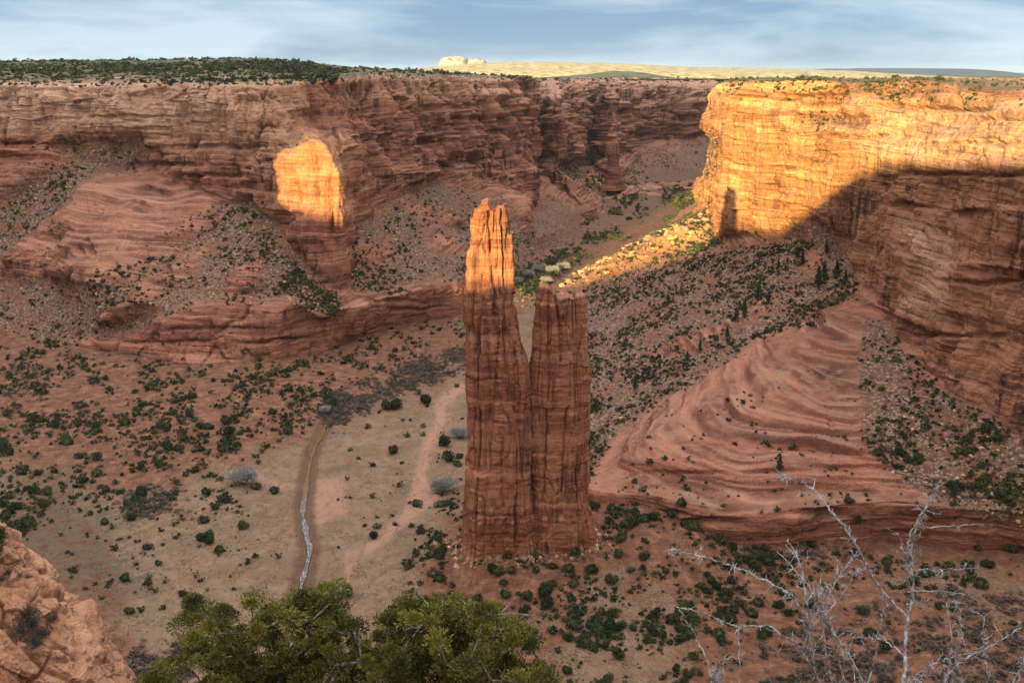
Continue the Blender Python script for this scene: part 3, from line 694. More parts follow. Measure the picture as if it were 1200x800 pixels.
for nm, (pa_, pb2, ptop) in dict(a=(514, 551, 66.5), b=(546, 571, 68.5)).items():
    c0 = P((pa_ + pb2) / 2, 79, 7300); rx = (P(pb2, 79, 7300)[0] - P(pa_, 79, 7300)[0]) / 2; hz_ = P(540, ptop, 7300)[2] - c0[2]
    TH, PH = np.meshgrid(th, ph, indexing='ij')
    Cx = c0[0] + rx * np.cos(TH) * np.cos(PH) ** 0.55; Cy = c0[1] + rx * np.sin(TH) * np.cos(PH) ** 0.55; Czz = c0[2] - 20 + (hz_ + 20) * np.sin(PH) ** 0.6
    k_ = 1 + 0.10 * fbm(Cx / 60, Cy / 60, Czz / 40, 3); Cx = c0[0] + (Cx - c0[0]) * k_; Czz = Czz * (1 + 0.02 * fbm(Cx / 30, Cy / 30, Czz / 20, 3))
    o = link('white_rock_dome', npmesh('white_rock_dome', np.stack([Cx, Cy, Czz], -1).reshape(-1, 3), grid_faces(80, 40), M_WHITE))
    tag(o, 'large white sandstone dome on the far sunlit ridge' if nm == 'a' else 'smaller white sandstone dome right of the large one on the far ridge', 'rock dome')
hill('left_plateau_rise', [(-700, 80), (-300, 76), (0, 75), (100, 73), (200, 71), (320, 69), (360, 74), (400, 78), (440, 84)], 3300, 900, 292, M_PLAIN, 0.05)
hill('wooded_rise', [(600, 96), (640, 91), (690, 87), (720, 83), (750, 85), (790, 92), (820, 96)], 5200, 500, 270, M_PLAIN, 0.08)
M_BLUE = plain_material('far_mesa_hazy_rock', (0.02, 0.025, 0.03), (0.035, 0.04, 0.04), (0.05, 0.05, 0.05), 0.0008)  # dark rock with a slight blue of distance haze in its colour
hill('far_mesa', [(940, 88), (962, 84), (975, 80.5), (1000, 81), (1010, 80), (1060, 80), (1110, 80.5), (1118, 83), (1130, 87), (1230, 88), (1400, 90)], 32000, 6000, 100, M_BLUE, 0.02, ns=20)

# ------------------------------------------------------------------ the mesa the photograph is taken from, with unseen high ground added behind to cast the shade
SKY_S = [(-4000, 660), (-800, 680), (-742, 620), (-727, 252), (-700, 238), (-622, 226), (-582, 190), (-552, 100), (-530, 94), (-505, 108), (-491, 116), (-400, 150), (-330, 170), (-276, 194), (-258, 224), (-235, 228), (-171, 226), (-134, 256), (-90, 290), (-54, 306), (51, 311), (300, 318), (4000, 330)]  # skyline of the added crest, back-projected from the wanted shadow edges
RIMP = [(-2600, 1300, -2300, 1500), (-1600, 600, -1500, 760), (-900, 330, -850, 480), (-450, 150, -430, 300), (-180, 40, -230, 220), (-60, 6, -110, 150), (-12, 1.6, -30, 130),
        (0, 1.4, -10, 125), (12, 1.6, 20, 130), (60, 8, 60, 140), (200, 40, 200, 180), (450, 100, 450, 250), (750, 120, 720, 300), (1300, 300, 1250, 460), (2400, 900, 2300, 1200)]
NX, NY = cos(SUN_AZ), -sin(SUN_AZ)        # across the light
svals = np.interp(np.linspace(0, 1, len(RIMP)), [0, 0.18, 0.5, 1], [-3800, -1100, -40, 3600])
Sd = np.unique(np.concatenate([np.linspace(-4000, 4000, 260), np.linspace(-900, 200, 420)]))
Cn = []
for S_ in Sd:
    k = np.interp(S_, [-4000, -1500, -500, -40, 300, 900, 4000], [0, 1.5, 4, 7, 9.3, 11, 14])
    i = int(min(k, 12.999)); f = k - i
    r = [RIMP[i][q] * (1 - f) + RIMP[i + 1][q] * f for q in range(4)]
    near = math.exp(-(r[0] / 60) ** 2)
    h = np.interp(S_, [a for a, _ in SKY_S], [b_ for _, b_ in SKY_S])
    ex, ey = r[2] - r[0], r[3] - r[1]; L = math.hypot(ex, ey); ex /= L; ey /= L
    cr_ = np.array([-700 * DX + S_ * NX, -700 * DY + S_ * NY])
    col_ = [(r[2], r[3], -4), (r[0] + ex * L * 0.55, r[1] + ey * L * 0.55, 110), (r[0] + ex * 22, r[1] + ey * 22, 262), (r[0] + ex * 15, r[1] + ey * 15, 288), (r[0] + ex * 6, r[1] + ey * 6, 293.6),
            (r[0] + ex * 1.0, r[1] + ey * 1.0, 297.9), (r[0], r[1], 298.3)]
    b0 = np.array([r[0] - ex * 60, r[1] - ey * 60])
    b1 = cr_ * 0.5 + b0 * 0.5
    col_ += [(b0[0], b0[1], 299.5), (b1[0], b1[1], 304), (cr_[0], cr_[1], h + 700 * TANE), (cr_[0] - 500 * DX, cr_[1] - 500 * DY, 300), (cr_[0] - 5000 * DX, cr_[1] - 5000 * DY, 280)]
    Cn.append(col_)
Cn = np.array(Cn, float)
vv = np.concatenate([np.linspace(j, j + 1, n_, endpoint=False) for j, n_ in enumerate([30, 40, 14, 14, 10, 4, 20, 12, 24, 10, 10])] + [[11]])
vi = np.minimum(vv.astype(int), 10); vf = (vv - vi)[None, :, None]
A = Cn[:, vi] * (1 - vf) + Cn[:, vi + 1] * vf
Nn = normals(A)
fall = np.interp(vv, [0, 1, 2, 3, 4, 5, 6, 7, 8, 9, 11], [0, 1, 1, 0.25, 0.05, 0.02, 0.02, 0.02, 0.1, 0.0, 0.0])[None, :]
dd = 8 * fbm(A[..., 0] / 40, A[..., 1] / 40, A[..., 2] / 30, 4) * fall
A = A + Nn * dd[..., None] * np.array([1, 1, 0.3])
hs = np.interp(A[..., 0] * NX + A[..., 1] * NY, [a for a, _ in SKY_S], [b_ for _, b_ in SKY_S])
lim = hs - (A[..., 0] * DX + A[..., 1] * DY) * TANE
A[..., 2] = np.where(A[..., 2] > lim, lim - 6 - 10 * (vv < 8.7)[None] * (vv > 3)[None], A[..., 2])
A[:, vv == 9, 2] = lim[:, vv == 9]
HM = A.copy()
o = link('home_mesa_with_shade_crest', npmesh('home_mesa_with_shade_crest', A.reshape(-1, 3), grid_faces(*A.shape[:2]), M_ROCK, True, dict(scree=np.zeros(A.shape[0] * A.shape[1]), tone=np.full(A.shape[0] * A.shape[1], 0.6), varn=np.ones(A.shape[0] * A.shape[1]), strat=A[..., 2].ravel())))
tag(o, kind='structure')

# ------------------------------------------------------------------ the twin rock spire
SPY = 585.0
def tower(name, parent, sil, tops, depth, yc, cracks, ledges, seed):
    """sil: (py, left px, right px); tops: (px, py) skyline of the summit"""
    sil = sorted(sil)
    pys = np.array([a for a, _, _ in sil], float)
    zt = np.array([P(600, a, SPY)[2] for a in pys])
    xl = np.array([P(l, a, SPY)[0] for a, l, _ in sil]); xr = np.array([P(r, a, SPY)[0] for a, _, r in sil])
    ztop = zt[0] + 1; zb = -6.0
    nz = int((ztop - zb) / 0.55); na = 420
    z = np.linspace(zb, ztop, nz)
    o_ = np.argsort(zt)
    L = np.interp(z, zt[o_], xl[o_]); R = np.interp(z, zt[o_], xr[o_])
    cx = (L + R) / 2; a = (R - L) / 2
    dp = np.interp(z, [zb, 60, 150, ztop], depth)
    th = np.linspace(0, 2 * pi, na, endpoint=False)
    e = 0.62
    c, s_ = np.cos(th), np.sin(th)
    ux = np.sign(c) * np.abs(c) ** e; uy = np.sign(s_) * np.abs(s_) ** e
    X = cx[None] + ux[:, None] * a[None]; Y = yc + uy[:, None] * dp[None]; Zz = np.repeat(z[None], na, 0)
    nx = c[:, None] * np.ones_like(X); ny = s_[:, None] * np.ones_like(X)
    so_ = seed * 13.1
    zw = Zz + 2.5 * fbm(X / 50 + so_, Y / 50, Zz * 0, 2)
    sidefac = 0.45 + 0.55 * np.abs(ny)
    d = 2.4 * fbm(X / 16 + so_, Y / 16, Zz / 70, 3) * sidefac
    colm = vnoise(X / 9 + so_, Y / 9, Zz / 120)
    d += 2.0 * (np.abs(colm) * 2 - 0.6) * sidefac + 0.8 * (np.abs(vnoise(X / 3.4 + so_, Y / 3.4, Zz / 60)) * 2 - 0.6)
    for sc_, am in ((17, 0.22), (7, 0.14), (2.9, 0.09), (1.3, 0.06)):
        d += am * np.tanh(4 * vnoise(X / (sc_ * 6) + so_, Y / (sc_ * 6), zw / sc_ + so_)) * (0.6 + 0.4 * np.abs(ny))
    d += 1.0 * blocks(X, Y, zw, 7, 34) + 0.65 * blocks(X + 3, Y, zw, 3.8, 17) + 0.28 * blocks(X, Y + 11, zw, 1.9, 7) + 0.15 * blocks(X, Y + 5, zw, 1.1, 2.6)
    d += 0.5 * fbm(X / 3, Y / 3, Zz / 3, 4)
    for fs, zs, am, wd in ((6.5, 60, -2.6, 0.10), (3.2, 22, -1.2, 0.09)):
        cc = vnoise(X / fs + so_, Y / fs, Zz / zs)
        d += am * np.exp(-(cc / wd) ** 2) * sm(-0.35, 0.2, vnoise(X / 30, Y / 30, Zz / 30 + so_))
    front = (ny < 0)
    for wd, am, pts in cracks:
        q = np.array([P(u, v, SPY - 12) for u, v in pts])
        zq = np.clip(Zz, q[:, 2].min(), q[:, 2].max()); oo = np.argsort(q[:, 2])
        xq = np.interp(zq, q[oo, 2], q[oo, 0]) + 0.5 * vnoise(Zz / 5, Zz * 0 + so_, Zz * 0)
        dist = np.hypot(X - xq, Zz - zq)
        d -= front * am * np.exp(-(dist / wd) ** 2)
    for py, x0, x1, am in ledges:
        zq = P(600, py, SPY - 12)[2] + 0.6 * vnoise(X / 4, X * 0, X * 0)
        xa, xb = P(x0, py, SPY - 12)[0], P(x1, py, SPY - 12)[0]
        m_ = front * sm(xa - 1, xa + 1, X) * sm(xb + 1, xb - 1, X)
        d -= m_ * am * np.exp(-((Zz - zq) / 0.7) ** 2)
        d += m_ * 0.8 * am * sm(-6, 0, Zz - zq) * sm(0.8, 0, Zz - zq)
    X = X + nx * d; Y = Y + ny * d
    # summit: rows closing over the top
    rows = [np.stack([X, Y, Zz], -1)]
    last = rows[0][:, -1]
    cen = last.mean(0)
    for f in np.linspace(0.97, 0.0, 34):
        q = cen + (last - cen) * f; q[:, 2] = ztop + 0.01
        rows.append(q[:, None])
    A = np.concatenate(rows, 1)
    tp = np.array([P(u, v, SPY) for u, v in tops])
    zlim = np.interp(A[..., 0], tp[:, 0], tp[:, 2])
    near = sm(8, -6, A[..., 1] - yc) * 0
    zlim = zlim - 0.5 * np.abs(fbm(A[..., 0] / 3, A[..., 1] / 3, A[..., 0] * 0 + so_, 3)) - 0.7 * np.abs(blocks(A[..., 0], A[..., 1], A[..., 0] * 0, 2.2, 5)) - 1.0 * np.abs(blocks(A[..., 0], A[..., 1], A[..., 0] * 0, 3.1, 5)) * (A[..., 1] > yc + 2)
    A[..., 2] = np.where(A[..., 2] > zlim, zlim + 0.05 * (A[..., 2] - zlim) + 0.15 * vnoise(A[..., 0], A[..., 1], A[..., 2] * 0), A[..., 2])
    A = np.concatenate([A, A[:1]], 0)
    n_ = A.shape[0] * A.shape[1]
    me = npmesh(name, A.reshape(-1, 3), grid_faces(A.shape[0], A.shape[1]), M_SPIRE, True, dict(scree=np.zeros(n_), tone=np.full(n_, 0.28), varn=np.ones(n_), strat=A[..., 2].ravel()))
    return link(name, me, parent)
M_SPIRE = rock_material('spire_sandstone', sz=0.42, varn=0.6, band=0.4)
spire = link('rock_spire', None)
tag(spire, 'tall twin tower of red sandstone standing alone on the canyon floor', 'rock spire')
tower('tall_tower', spire,
      [(230, 556, 590), (244, 555, 592), (258, 553, 595), (270, 553, 598), (292, 550, 600), (300, 548, 601), (322, 546, 601), (352, 546, 603), (376, 546, 606), (384, 547, 611), (410, 547, 617), (430, 547, 621), (470, 547, 623), (520, 548, 624), (560, 546, 624), (600, 544, 625), (630, 542, 627), (648, 538, 630), (662, 530, 636), (700, 516, 650)],
      [(540, 262), (555, 252), (556, 244), (562, 242), (564.5, 240), (565, 234), (572, 234), (573, 240), (578, 245), (582, 242), (592, 239), (593, 246), (600, 256)],
      [17, 16, 13, 9], 583,
      [(0.8, 3.2, [(572, 248), (574, 290), (577, 320), (580, 350), (578, 370)]), (0.6, 2.0, [(588, 252), (589, 275), (592, 300), (590, 325)]), (0.7, 2.0, [(562, 372), (560, 440), (561, 520)]),
       (0.6, 1.8, [(590, 375), (594, 440)]), (0.8, 2.6, [(590, 510), (588, 540), (589, 590)]), (0.9, 2.4, [(562, 480), (561, 560), (558, 600)]), (0.5, 1.5, [(600, 400), (604, 470)]), (0.6, 1.8, [(605, 600), (607, 640)]), (0.5, 1.4, [(570, 262), (560, 290)])],
      [(370, 552, 592, 1.2), (322, 548, 575, 0.8), (262, 560, 590, 0.8), (552, 560, 574, 1.2), (600, 560, 600, 0.8), (455, 548, 600, 0.5)], 1)
tower('short_tower', spire,
      [(330, 630, 686), (352, 629, 686), (370, 628, 687), (385, 626, 688), (410, 624, 689), (430, 620, 690), (470, 619, 690), (500, 619, 689), (550, 619, 688), (585, 622, 688), (605, 620, 692), (625, 616, 699), (650, 610, 708), (690, 600, 725)],
      [(620, 348), (629, 344), (630, 338), (634, 334), (642, 335), (647, 340), (648.5, 352), (650.5, 354), (652, 347), (662, 346), (672, 348), (673, 352), (674.5, 346), (685, 345), (687, 352), (700, 362)],
      [17, 15, 12, 10], 588,
      [(0.6, 2.4, [(649, 350), (654, 365), (658, 400), (657, 425)]), (0.6, 2.0, [(673, 350), (672, 400)]), (0.7, 2.2, [(640, 480), (638, 580)]), (0.8, 2.4, [(664, 480), (660, 540), (657, 605)]), (0.5, 1.6, [(645, 400), (643, 470)]), (0.6, 1.8, [(676, 430), (674, 500)])],
      [(356, 630, 650, 1.6), (380, 655, 685, 0.6), (533, 625, 650, 0.9), (590, 625, 680, 0.7), (455, 630, 680, 0.4)], 2)

# ------------------------------------------------------------------ rock outcrop on the rim, left foreground
OUT = [(-160, 470), (-110, 520), (-50, 570), (0, 597), (14, 608), (20, 625), (24, 655), (40, 668), (62, 670), (80, 690), (94, 715), (116, 745), (130, 775), (156, 803), (185, 850), (230, 930), (300, 1060)]
net = []
for i, (u, v) in enumerate(OUT):
    u = u - 14; v = v + 10
    Yc = 40 - 0.25 * i
    pb = P(u + 25, v + 10, Yc + 1.6); back = pb + np.array([0.8, 1.8, -4.5]); bb = back + np.array([1.5, 3, -20])
    c = P(u, v, Yc)
    m1 = P(u - 18, v + 22, Yc - 1.6); m2 = P(u - 45, v + 62, Yc - 3.0); m3 = P(u - 75, v + 110, Yc - 4.2); m4 = P(u - 120, v + 190, Yc - 6); m5 = P(u - 200, v + 330, Yc - 10)
    net.append([bb, back, pb, c, m1, m2, m3, m4, m5])
C = np.array(net)
uu = np.linspace(0, len(C) - 1, 560); vv = np.linspace(0, 8, 420)
ui = np.minimum(uu.astype(int), len(C) - 2); uf = (uu - ui)[:, None, None]; vi = np.minimum(vv.astype(int), 7); vf = (vv - vi)[None, :, None]
A = C[ui] * (1 - uf) + C[ui + 1] * uf; A = A[:, vi] * (1 - vf) + A[:, vi + 1] * vf
for _ in range(2): A = smooth1(smooth1(A, 9, 0), 9, 1)
Nn = normals(A)
if Nn[280, 250, 1] > 0: Nn = -Nn
x, y, z = A[..., 0], A[..., 1], A[..., 2]
di = z * 0.8 + x * 0.55                     # tilted bedding
d = 0.55 * fbm(x / 1.6, y / 1.6, z / 1.6, 4) + 0.22 * np.tanh(4 * vnoise(x / 5, y / 5, di / 0.7)) + 0.10 * np.tanh(4 * vnoise(x / 2, y / 2, di / 0.25)) + 0.05 * fbm(x / 0.25, y / 0.25, z / 0.25, 4)
d += 0.16 * blocks(x, y, di, 1.1, 0.7) + 0.06 * blocks(x, y, di, 0.4, 0.25) + 0.05 * fbm(x / 0.09, y / 0.09, z / 0.09, 3)
c2_ = vnoise(x / 2.6, y / 2.6, di / 1.6 + 8); d -= 0.3 * np.exp(-(c2_ / 0.05) ** 2)
cc = vnoise(x / 0.9, y / 0.9, z / 2.2); d -= 0.35 * np.exp(-(cc / 0.08) ** 2)
# the hollow where brush grows
hp = P(34, 722, 36.2); hd = np.linalg.norm((A - hp) / np.array([1.0, 1.2, 0.8]), axis=2); d -= 0.75 * np.exp(-(hd / 0.9) ** 2)
A = A + Nn * d[..., None]
M_RIM = rock_material('rim_sandstone', sz=0.03, varn=0.5, band=0.7)
q = x.size
OUTC = A
o = link('rim_outcrop', npmesh('rim_outcrop', A.reshape(-1, 3), grid_faces(*x.shape), M_RIM, True, dict(scree=np.zeros(q), tone=np.full(q, 0.45), peach=np.full(q, 0.5), varn=np.ones(q), strat=di.ravel()))); tag(o, kind='structure')

# ------------------------------------------------------------------ vegetation
def leafmat(name, c1, c2, c3, sc_=1.0, rough=0.75, tint=False):
    m, nt, b = newmat(name); n = N(nt)
    col = n.ramp(n.noise(n.pos(), sc_, 3, 0.7), [(0.35, c1), (0.5, c2), (0.66, c3)])
    if tint:
        rnd = n.new('ShaderNodeObjectInfo').outputs['Random']; tt = n.math('FRACT', n.math('ADD', n.attr('tint'), rnd))
        col = n.mix(1.0, col, n.ramp(tt, [(0.0, (0.55, 0.65, 0.6)), (0.3, (1.0, 1.0, 0.9)), (0.55, (1.7, 1.45, 1.1)), (0.75, (0.8, 0.95, 0.8)), (0.9, (2.3, 1.7, 1.5)), (1.0, (1.5, 1.7, 1.4))]), 'MULTIPLY')
    n.l(col, b.inputs['Base Color']); b.inputs['Roughness'].default_value = rough
    return m
M_JUN = leafmat('juniper_leaf', (0.017, 0.022, 0.010), (0.031, 0.037, 0.016), (0.055, 0.058, 0.025), 0.4, tint=True)
M_FIR = leafmat('fir_leaf', (0.018, 0.030, 0.014), (0.03, 0.045, 0.02), (0.05, 0.06, 0.028), 0.4)
M_SAGE = leafmat('scrub_leaf', (0.055, 0.050, 0.028), (0.095, 0.085, 0.045), (0.15, 0.125, 0.07), 0.15, tint=True)
M_BRUSH = leafmat('bare_brush', (0.040, 0.028, 0.025), (0.075, 0.056, 0.050), (0.13, 0.105, 0.095), 0.12, tint=True)
M_GREY = leafmat('bare_twigs', (0.17, 0.145, 0.125), (0.30, 0.265, 0.235), (0.42, 0.38, 0.34), 0.8)
M_BARK = leafmat('juniper_bark', (0.05, 0.035, 0.028), (0.12, 0.09, 0.07), (0.22, 0.18, 0.15), 6.0)
M_DEAD = leafmat('weathered_wood', (0.09, 0.078, 0.070), (0.27, 0.25, 0.24), (0.50, 0.48, 0.47), 26.0)
M_PLUME = leafmat('pale_shrub', (0.09, 0.10, 0.05), (0.15, 0.16, 0.075), (0.22, 0.22, 0.10), 0.3)
M_BOULD = leafmat('fallen_sandstone', (0.10, 0.050, 0.032), (0.20, 0.11, 0.073), (0.36, 0.24, 0.17), 0.25, tint=True)

def unit(v): return v / (np.linalg.norm(v, axis=-1, keepdims=True) + 1e-9)
def tuft_template(rng, n, size, kind='juniper'):
    """n triangles spread in a crown of radius 1, base at z=0"""
    if kind == 'fir':
        t = rng.random(n) ** 0.75; h = t * 3.0
        r = (1 - t) * 0.85 * (0.65 + 0.5 * rng.random(n)) * (0.8 + 0.2 * np.sin(h * 9)); a = rng.random(n) * 2 * pi
        c = np.stack([r * np.cos(a), r * np.sin(a), h + 0.15], 1)
    else:
        k = 5; lob = rng.normal(0, 0.29, (k, 3)); lob[:, 2] = 0.42 + 0.40 * rng.random(k); lr = 0.42 + 0.28 * rng.random(k)
        i = rng.integers(0, k, n); dd = unit(rng.normal(size=(n, 3))) * (0.55 + 0.45 * rng.random((n, 1)) ** 0.5)
        c = lob[i] + dd * lr[i][:, None] * (1, 1, 0.85)
        q0 = c - (0, 0, 0.45); c = q0 * np.minimum(1, 0.95 / np.linalg.norm(q0, axis=1, keepdims=True)) + (0, 0, 0.45)
        c[:, 2] = np.maximum(c[:, 2], 0.02 + 0.1 * rng.random(n))
    u = unit(rng.normal(size=(n, 3))); w = unit(np.cross(u, rng.normal(size=(n, 3))))
    s = size * (0.6 + 0.8 * rng.random((n, 1)))
    return np.stack([c + u * s, c - u * s * 0.5 + w * s * 0.8, c - u * s * 0.5 - w * s * 0.8], 1)      # n,3,3
def twig_template(rng, n, size=0.035):
    """bare crown: thin sticks fanning up and out from the base"""
    a = rng.random(n) * 2 * pi; e = np.arccos(rng.random(n) * 0.95 + 0.02); dirs = np.stack([np.sin(e) * np.cos(a), np.sin(e) * np.sin(a), np.cos(e)], 1)
    r0 = 0.15 + 0.6 * rng.random(n); L = 0.25 + 0.35 * rng.random(n)
    r0 = np.where(rng.random(n) < 0.15, 0.0, r0)
    p0 = dirs * r0[:, None] * (1, 1, 1.05); p1 = p0 + unit(dirs + rng.normal(0, 0.35, (n, 3))) * L[:, None]
    rr = np.linalg.norm(p1, axis=1, keepdims=True); p1 = p1 / np.maximum(rr, 1)
    w = unit(np.cross(dirs, rng.normal(size=(n, 3)))) * size
    return np.stack([p0 - w, p0 + w, p1], 1)
def core_template():
    import bmesh
    bm = bmesh.new(); bmesh.ops.create_icosphere(bm, subdivisions=1, radius=1)
    V = np.array([v.co[:] for v in bm.verts]); Fc = np.array([[v.index for v in f.verts] for f in bm.faces]); bm.free()
    return V, Fc
CV, CF = core_template()
def scatter_mesh(name, pts, rad, temps, mat, rng, zs=1.0, sink=0.1):
    out = []; tints = []
    which = rng.integers(0, len(temps), len(pts)); ang = rng.random(len(pts)) * 2 * pi
    for k, T in enumerate(temps):
        m = which == k
        if not m.any(): continue
        p = pts[m]; r = rad[m]; a = ang[m]
        c, s_ = np.cos(a), np.sin(a)
        X = T[None, ..., 0] * c[:, None, None] - T[None, ..., 1] * s_[:, None, None]
        Y = T[None, ..., 0] * s_[:, None, None] + T[None, ..., 1] * c[:, None, None]
        Z = T[None, ..., 2] * zs
        Q = np.stack([np.broadcast_to(X, (len(p),) + T.shape[:2]), Y, np.broadcast_to(Z, (len(p),) + T.shape[:2])], -1) * r[:, None, None, None]
        Q = Q + p[:, None, None, :]; Q[..., 2] -= (sink * r)[:, None, None]
        out.append(Q.reshape(-1, 3)); tints.append(np.repeat(rng.random(len(p)), T.shape[0] * 3))
    V = np.concatenate(out)
    return npmesh(name, V, np.arange(len(V)).reshape(-1, 3), mat, False, dict(tint=np.concatenate(tints)))
rg = np.random.default_rng(3)
T_J = [np.concatenate([tuft_template(rg, 90, 0.22), CV[CF] * (0.5, 0.5, 0.42) + (0, 0, 0.45)]) for _ in range(6)]
T_JL = [np.concatenate([tuft_template(rg, 26, 0.36), (CV[CF] * (0.5, 0.5, 0.42) + (0, 0, 0.42))[::2]]) for _ in range(6)]
T_F = [tuft_template(rg, 330, 0.17, 'fir') for _ in range(4)]
T_B = [np.concatenate([twig_template(rg, 70, 0.06), tuft_template(rg, 26, 0.2)]) for _ in range(5)]
T_S = [tuft_template(rg, 9, 0.5) for _ in range(5)]

def px_sample(R, n, rng, x0=-60, x1=1260, y0=200, y1=860):
    """pixels drawn from a density map"""
    out = []
    while sum(len(q) for q in out) < n:
        u = rng.uniform(x0, x1, 4000); v = rng.uniform(y0, y1, 4000)
        w = sample(R, u, v)
        cl = 0.5 + 0.9 * vnoise(u / 16, v / 10, u * 0) + 0.5 * vnoise(u / 45, v / 28, u * 0 + 4)
        k = rng.random(4000) < w * np.clip(cl, 0.03, 1)
        out.append(np.stack([u[k], v[k]], 1))
    return np.concatenate(out)[:n]
def floor_pts(uv):
    W = np.array([G(a, b_) for a, b_ in uv])
    W[:, 2] = floor_h(W[:, 0], W[:, 1]); return W
R_JF = raster([
    (0.85, [(-60, 400), (60, 405), (180, 430), (300, 436), (400, 415), (470, 385), (548, 370), (548, 395), (470, 425), (430, 440), (385, 480), (330, 520), (290, 535), (230, 545), (150, 525), (60, 530), (-60, 545)]),
    (1.0, [(-60, 390), (60, 400), (90, 440), (60, 470), (-60, 480)]), (1.0, [(220, 440), (330, 445), (420, 420), (440, 430), (370, 480), (320, 510), (240, 500)]),
    (0.45, [(-60, 545), (60, 530), (150, 525), (230, 545), (300, 590), (290, 610), (200, 610), (60, 610), (-60, 660)]), (0.9, [(-60, 560), (30, 575), (60, 600), (40, 625), (-60, 640)]),
    (0.10, [(60, 600), (300, 600), (300, 690), (160, 720), (80, 690)]), (0.06, [(390, 500), (540, 440), (540, 560), (400, 690)]),
    (0.9, [(520, 590), (545, 580), (545, 690), (500, 700), (470, 680), (490, 630)]),
    (0.55, [(545, 660), (640, 655), (700, 600), (800, 630), (900, 650), (1000, 655), (1180, 660), (1260, 690), (1260, 650), (1180, 645), (1180, 690), (1000, 690), (860, 770), (700, 760), (600, 720)]),
    (0.9, [(690, 595), (760, 600), (790, 640), (720, 660), (680, 640)]), (0.8, [(820, 640), (940, 665), (930, 700), (800, 700)]), (0.12, [(640, 750), (860, 760), (1200, 700), (1200, 760), (700, 850)]),
    (0.5, [(560, 320), (640, 290), (700, 280), (640, 345), (560, 360)]), (0.9, [(600, 222), (700, 225), (840, 216), (845, 232), (740, 240), (640, 240)]), (0.35, [(620, 240), (840, 235), (700, 292), (630, 300)]),
], 3)
uv = px_sample(R_JF, 5200, rg)
R_FF = raster([(1.0, [(560, 330), (600, 290), (700, 232), (850, 215), (850, 238), (700, 292), (620, 345)]), (1.6, [(620, 222), (850, 216), (845, 240), (740, 245)])], 2)
uv = np.concatenate([uv, px_sample(R_FF, 2600, rg, 540, 860, 205, 350)])
jp = floor_pts(uv); jr = np.exp(rg.normal(0.62, 0.48, len(jp))).clip(0.6, 5.0)
jr *= np.interp(jp[:, 1], [500, 900, 2000], [0.85, 1.0, 1.7])
MAN = [(322, 573, 7), (246, 630, 10), (258, 641, 8), (236, 628, 7), (326, 650, 5), (300, 568, 6), (303, 540, 5), (461, 525, 7.5), (500, 468, 7.5), (478, 508, 5), (463, 472, 9), (454, 474, 8), (492, 459, 5), (430, 498, 5), (411, 583, 3), (438, 627, 6),
       (522, 516, 8), (526, 535, 8), (538, 532, 6), (536, 541, 6), (516, 592, 7), (408, 691, 9), (266, 518, 10), (268, 506, 9), (262, 527, 8), (124, 571, 6), (186, 543, 6), (165, 545, 6), (100, 560, 5), (88, 668, 5),
       (700, 731, 12), (672, 690, 8), (720, 700, 6), (733, 640, 8), (690, 648, 7), (755, 665, 7), (829, 692, 7), (829, 677, 6), (860, 712, 9), (868, 705, 8), (880, 716, 9), (843, 742, 8), (795, 735, 7), (800, 705, 6), (915, 690, 7), (950, 640, 7), (1117, 712, 6), (1100, 710, 6), (1145, 640, 6), (1160, 660, 6), (930, 655, 7), (1185, 640, 9),
       (648, 640, 8), (660, 650, 7), (628, 665, 6), (600, 680, 7), (590, 690, 6), (560, 700, 7), (555, 710, 6), (620, 745, 5)]
mp_ = floor_pts([(a, b_ + r_ * 0.7) for a, b_, r_ in MAN]); mr_ = np.array([r_ * q[1] / F for (a, b_, r_), q in zip(MAN, mp_)]) * 1.1
jp = np.concatenate([mp_, jp]); jr = np.concatenate([mr_, jr])
dsw = near_dist(jp[:, 0], jp[:, 1], SW[::3]); k = dsw > 9
k &= ~((np.abs(jp[:, 0] - 8) < 40) & (np.abs(jp[:, 1] - 590) < 18))
jp, jr = jp[k], jr[k]

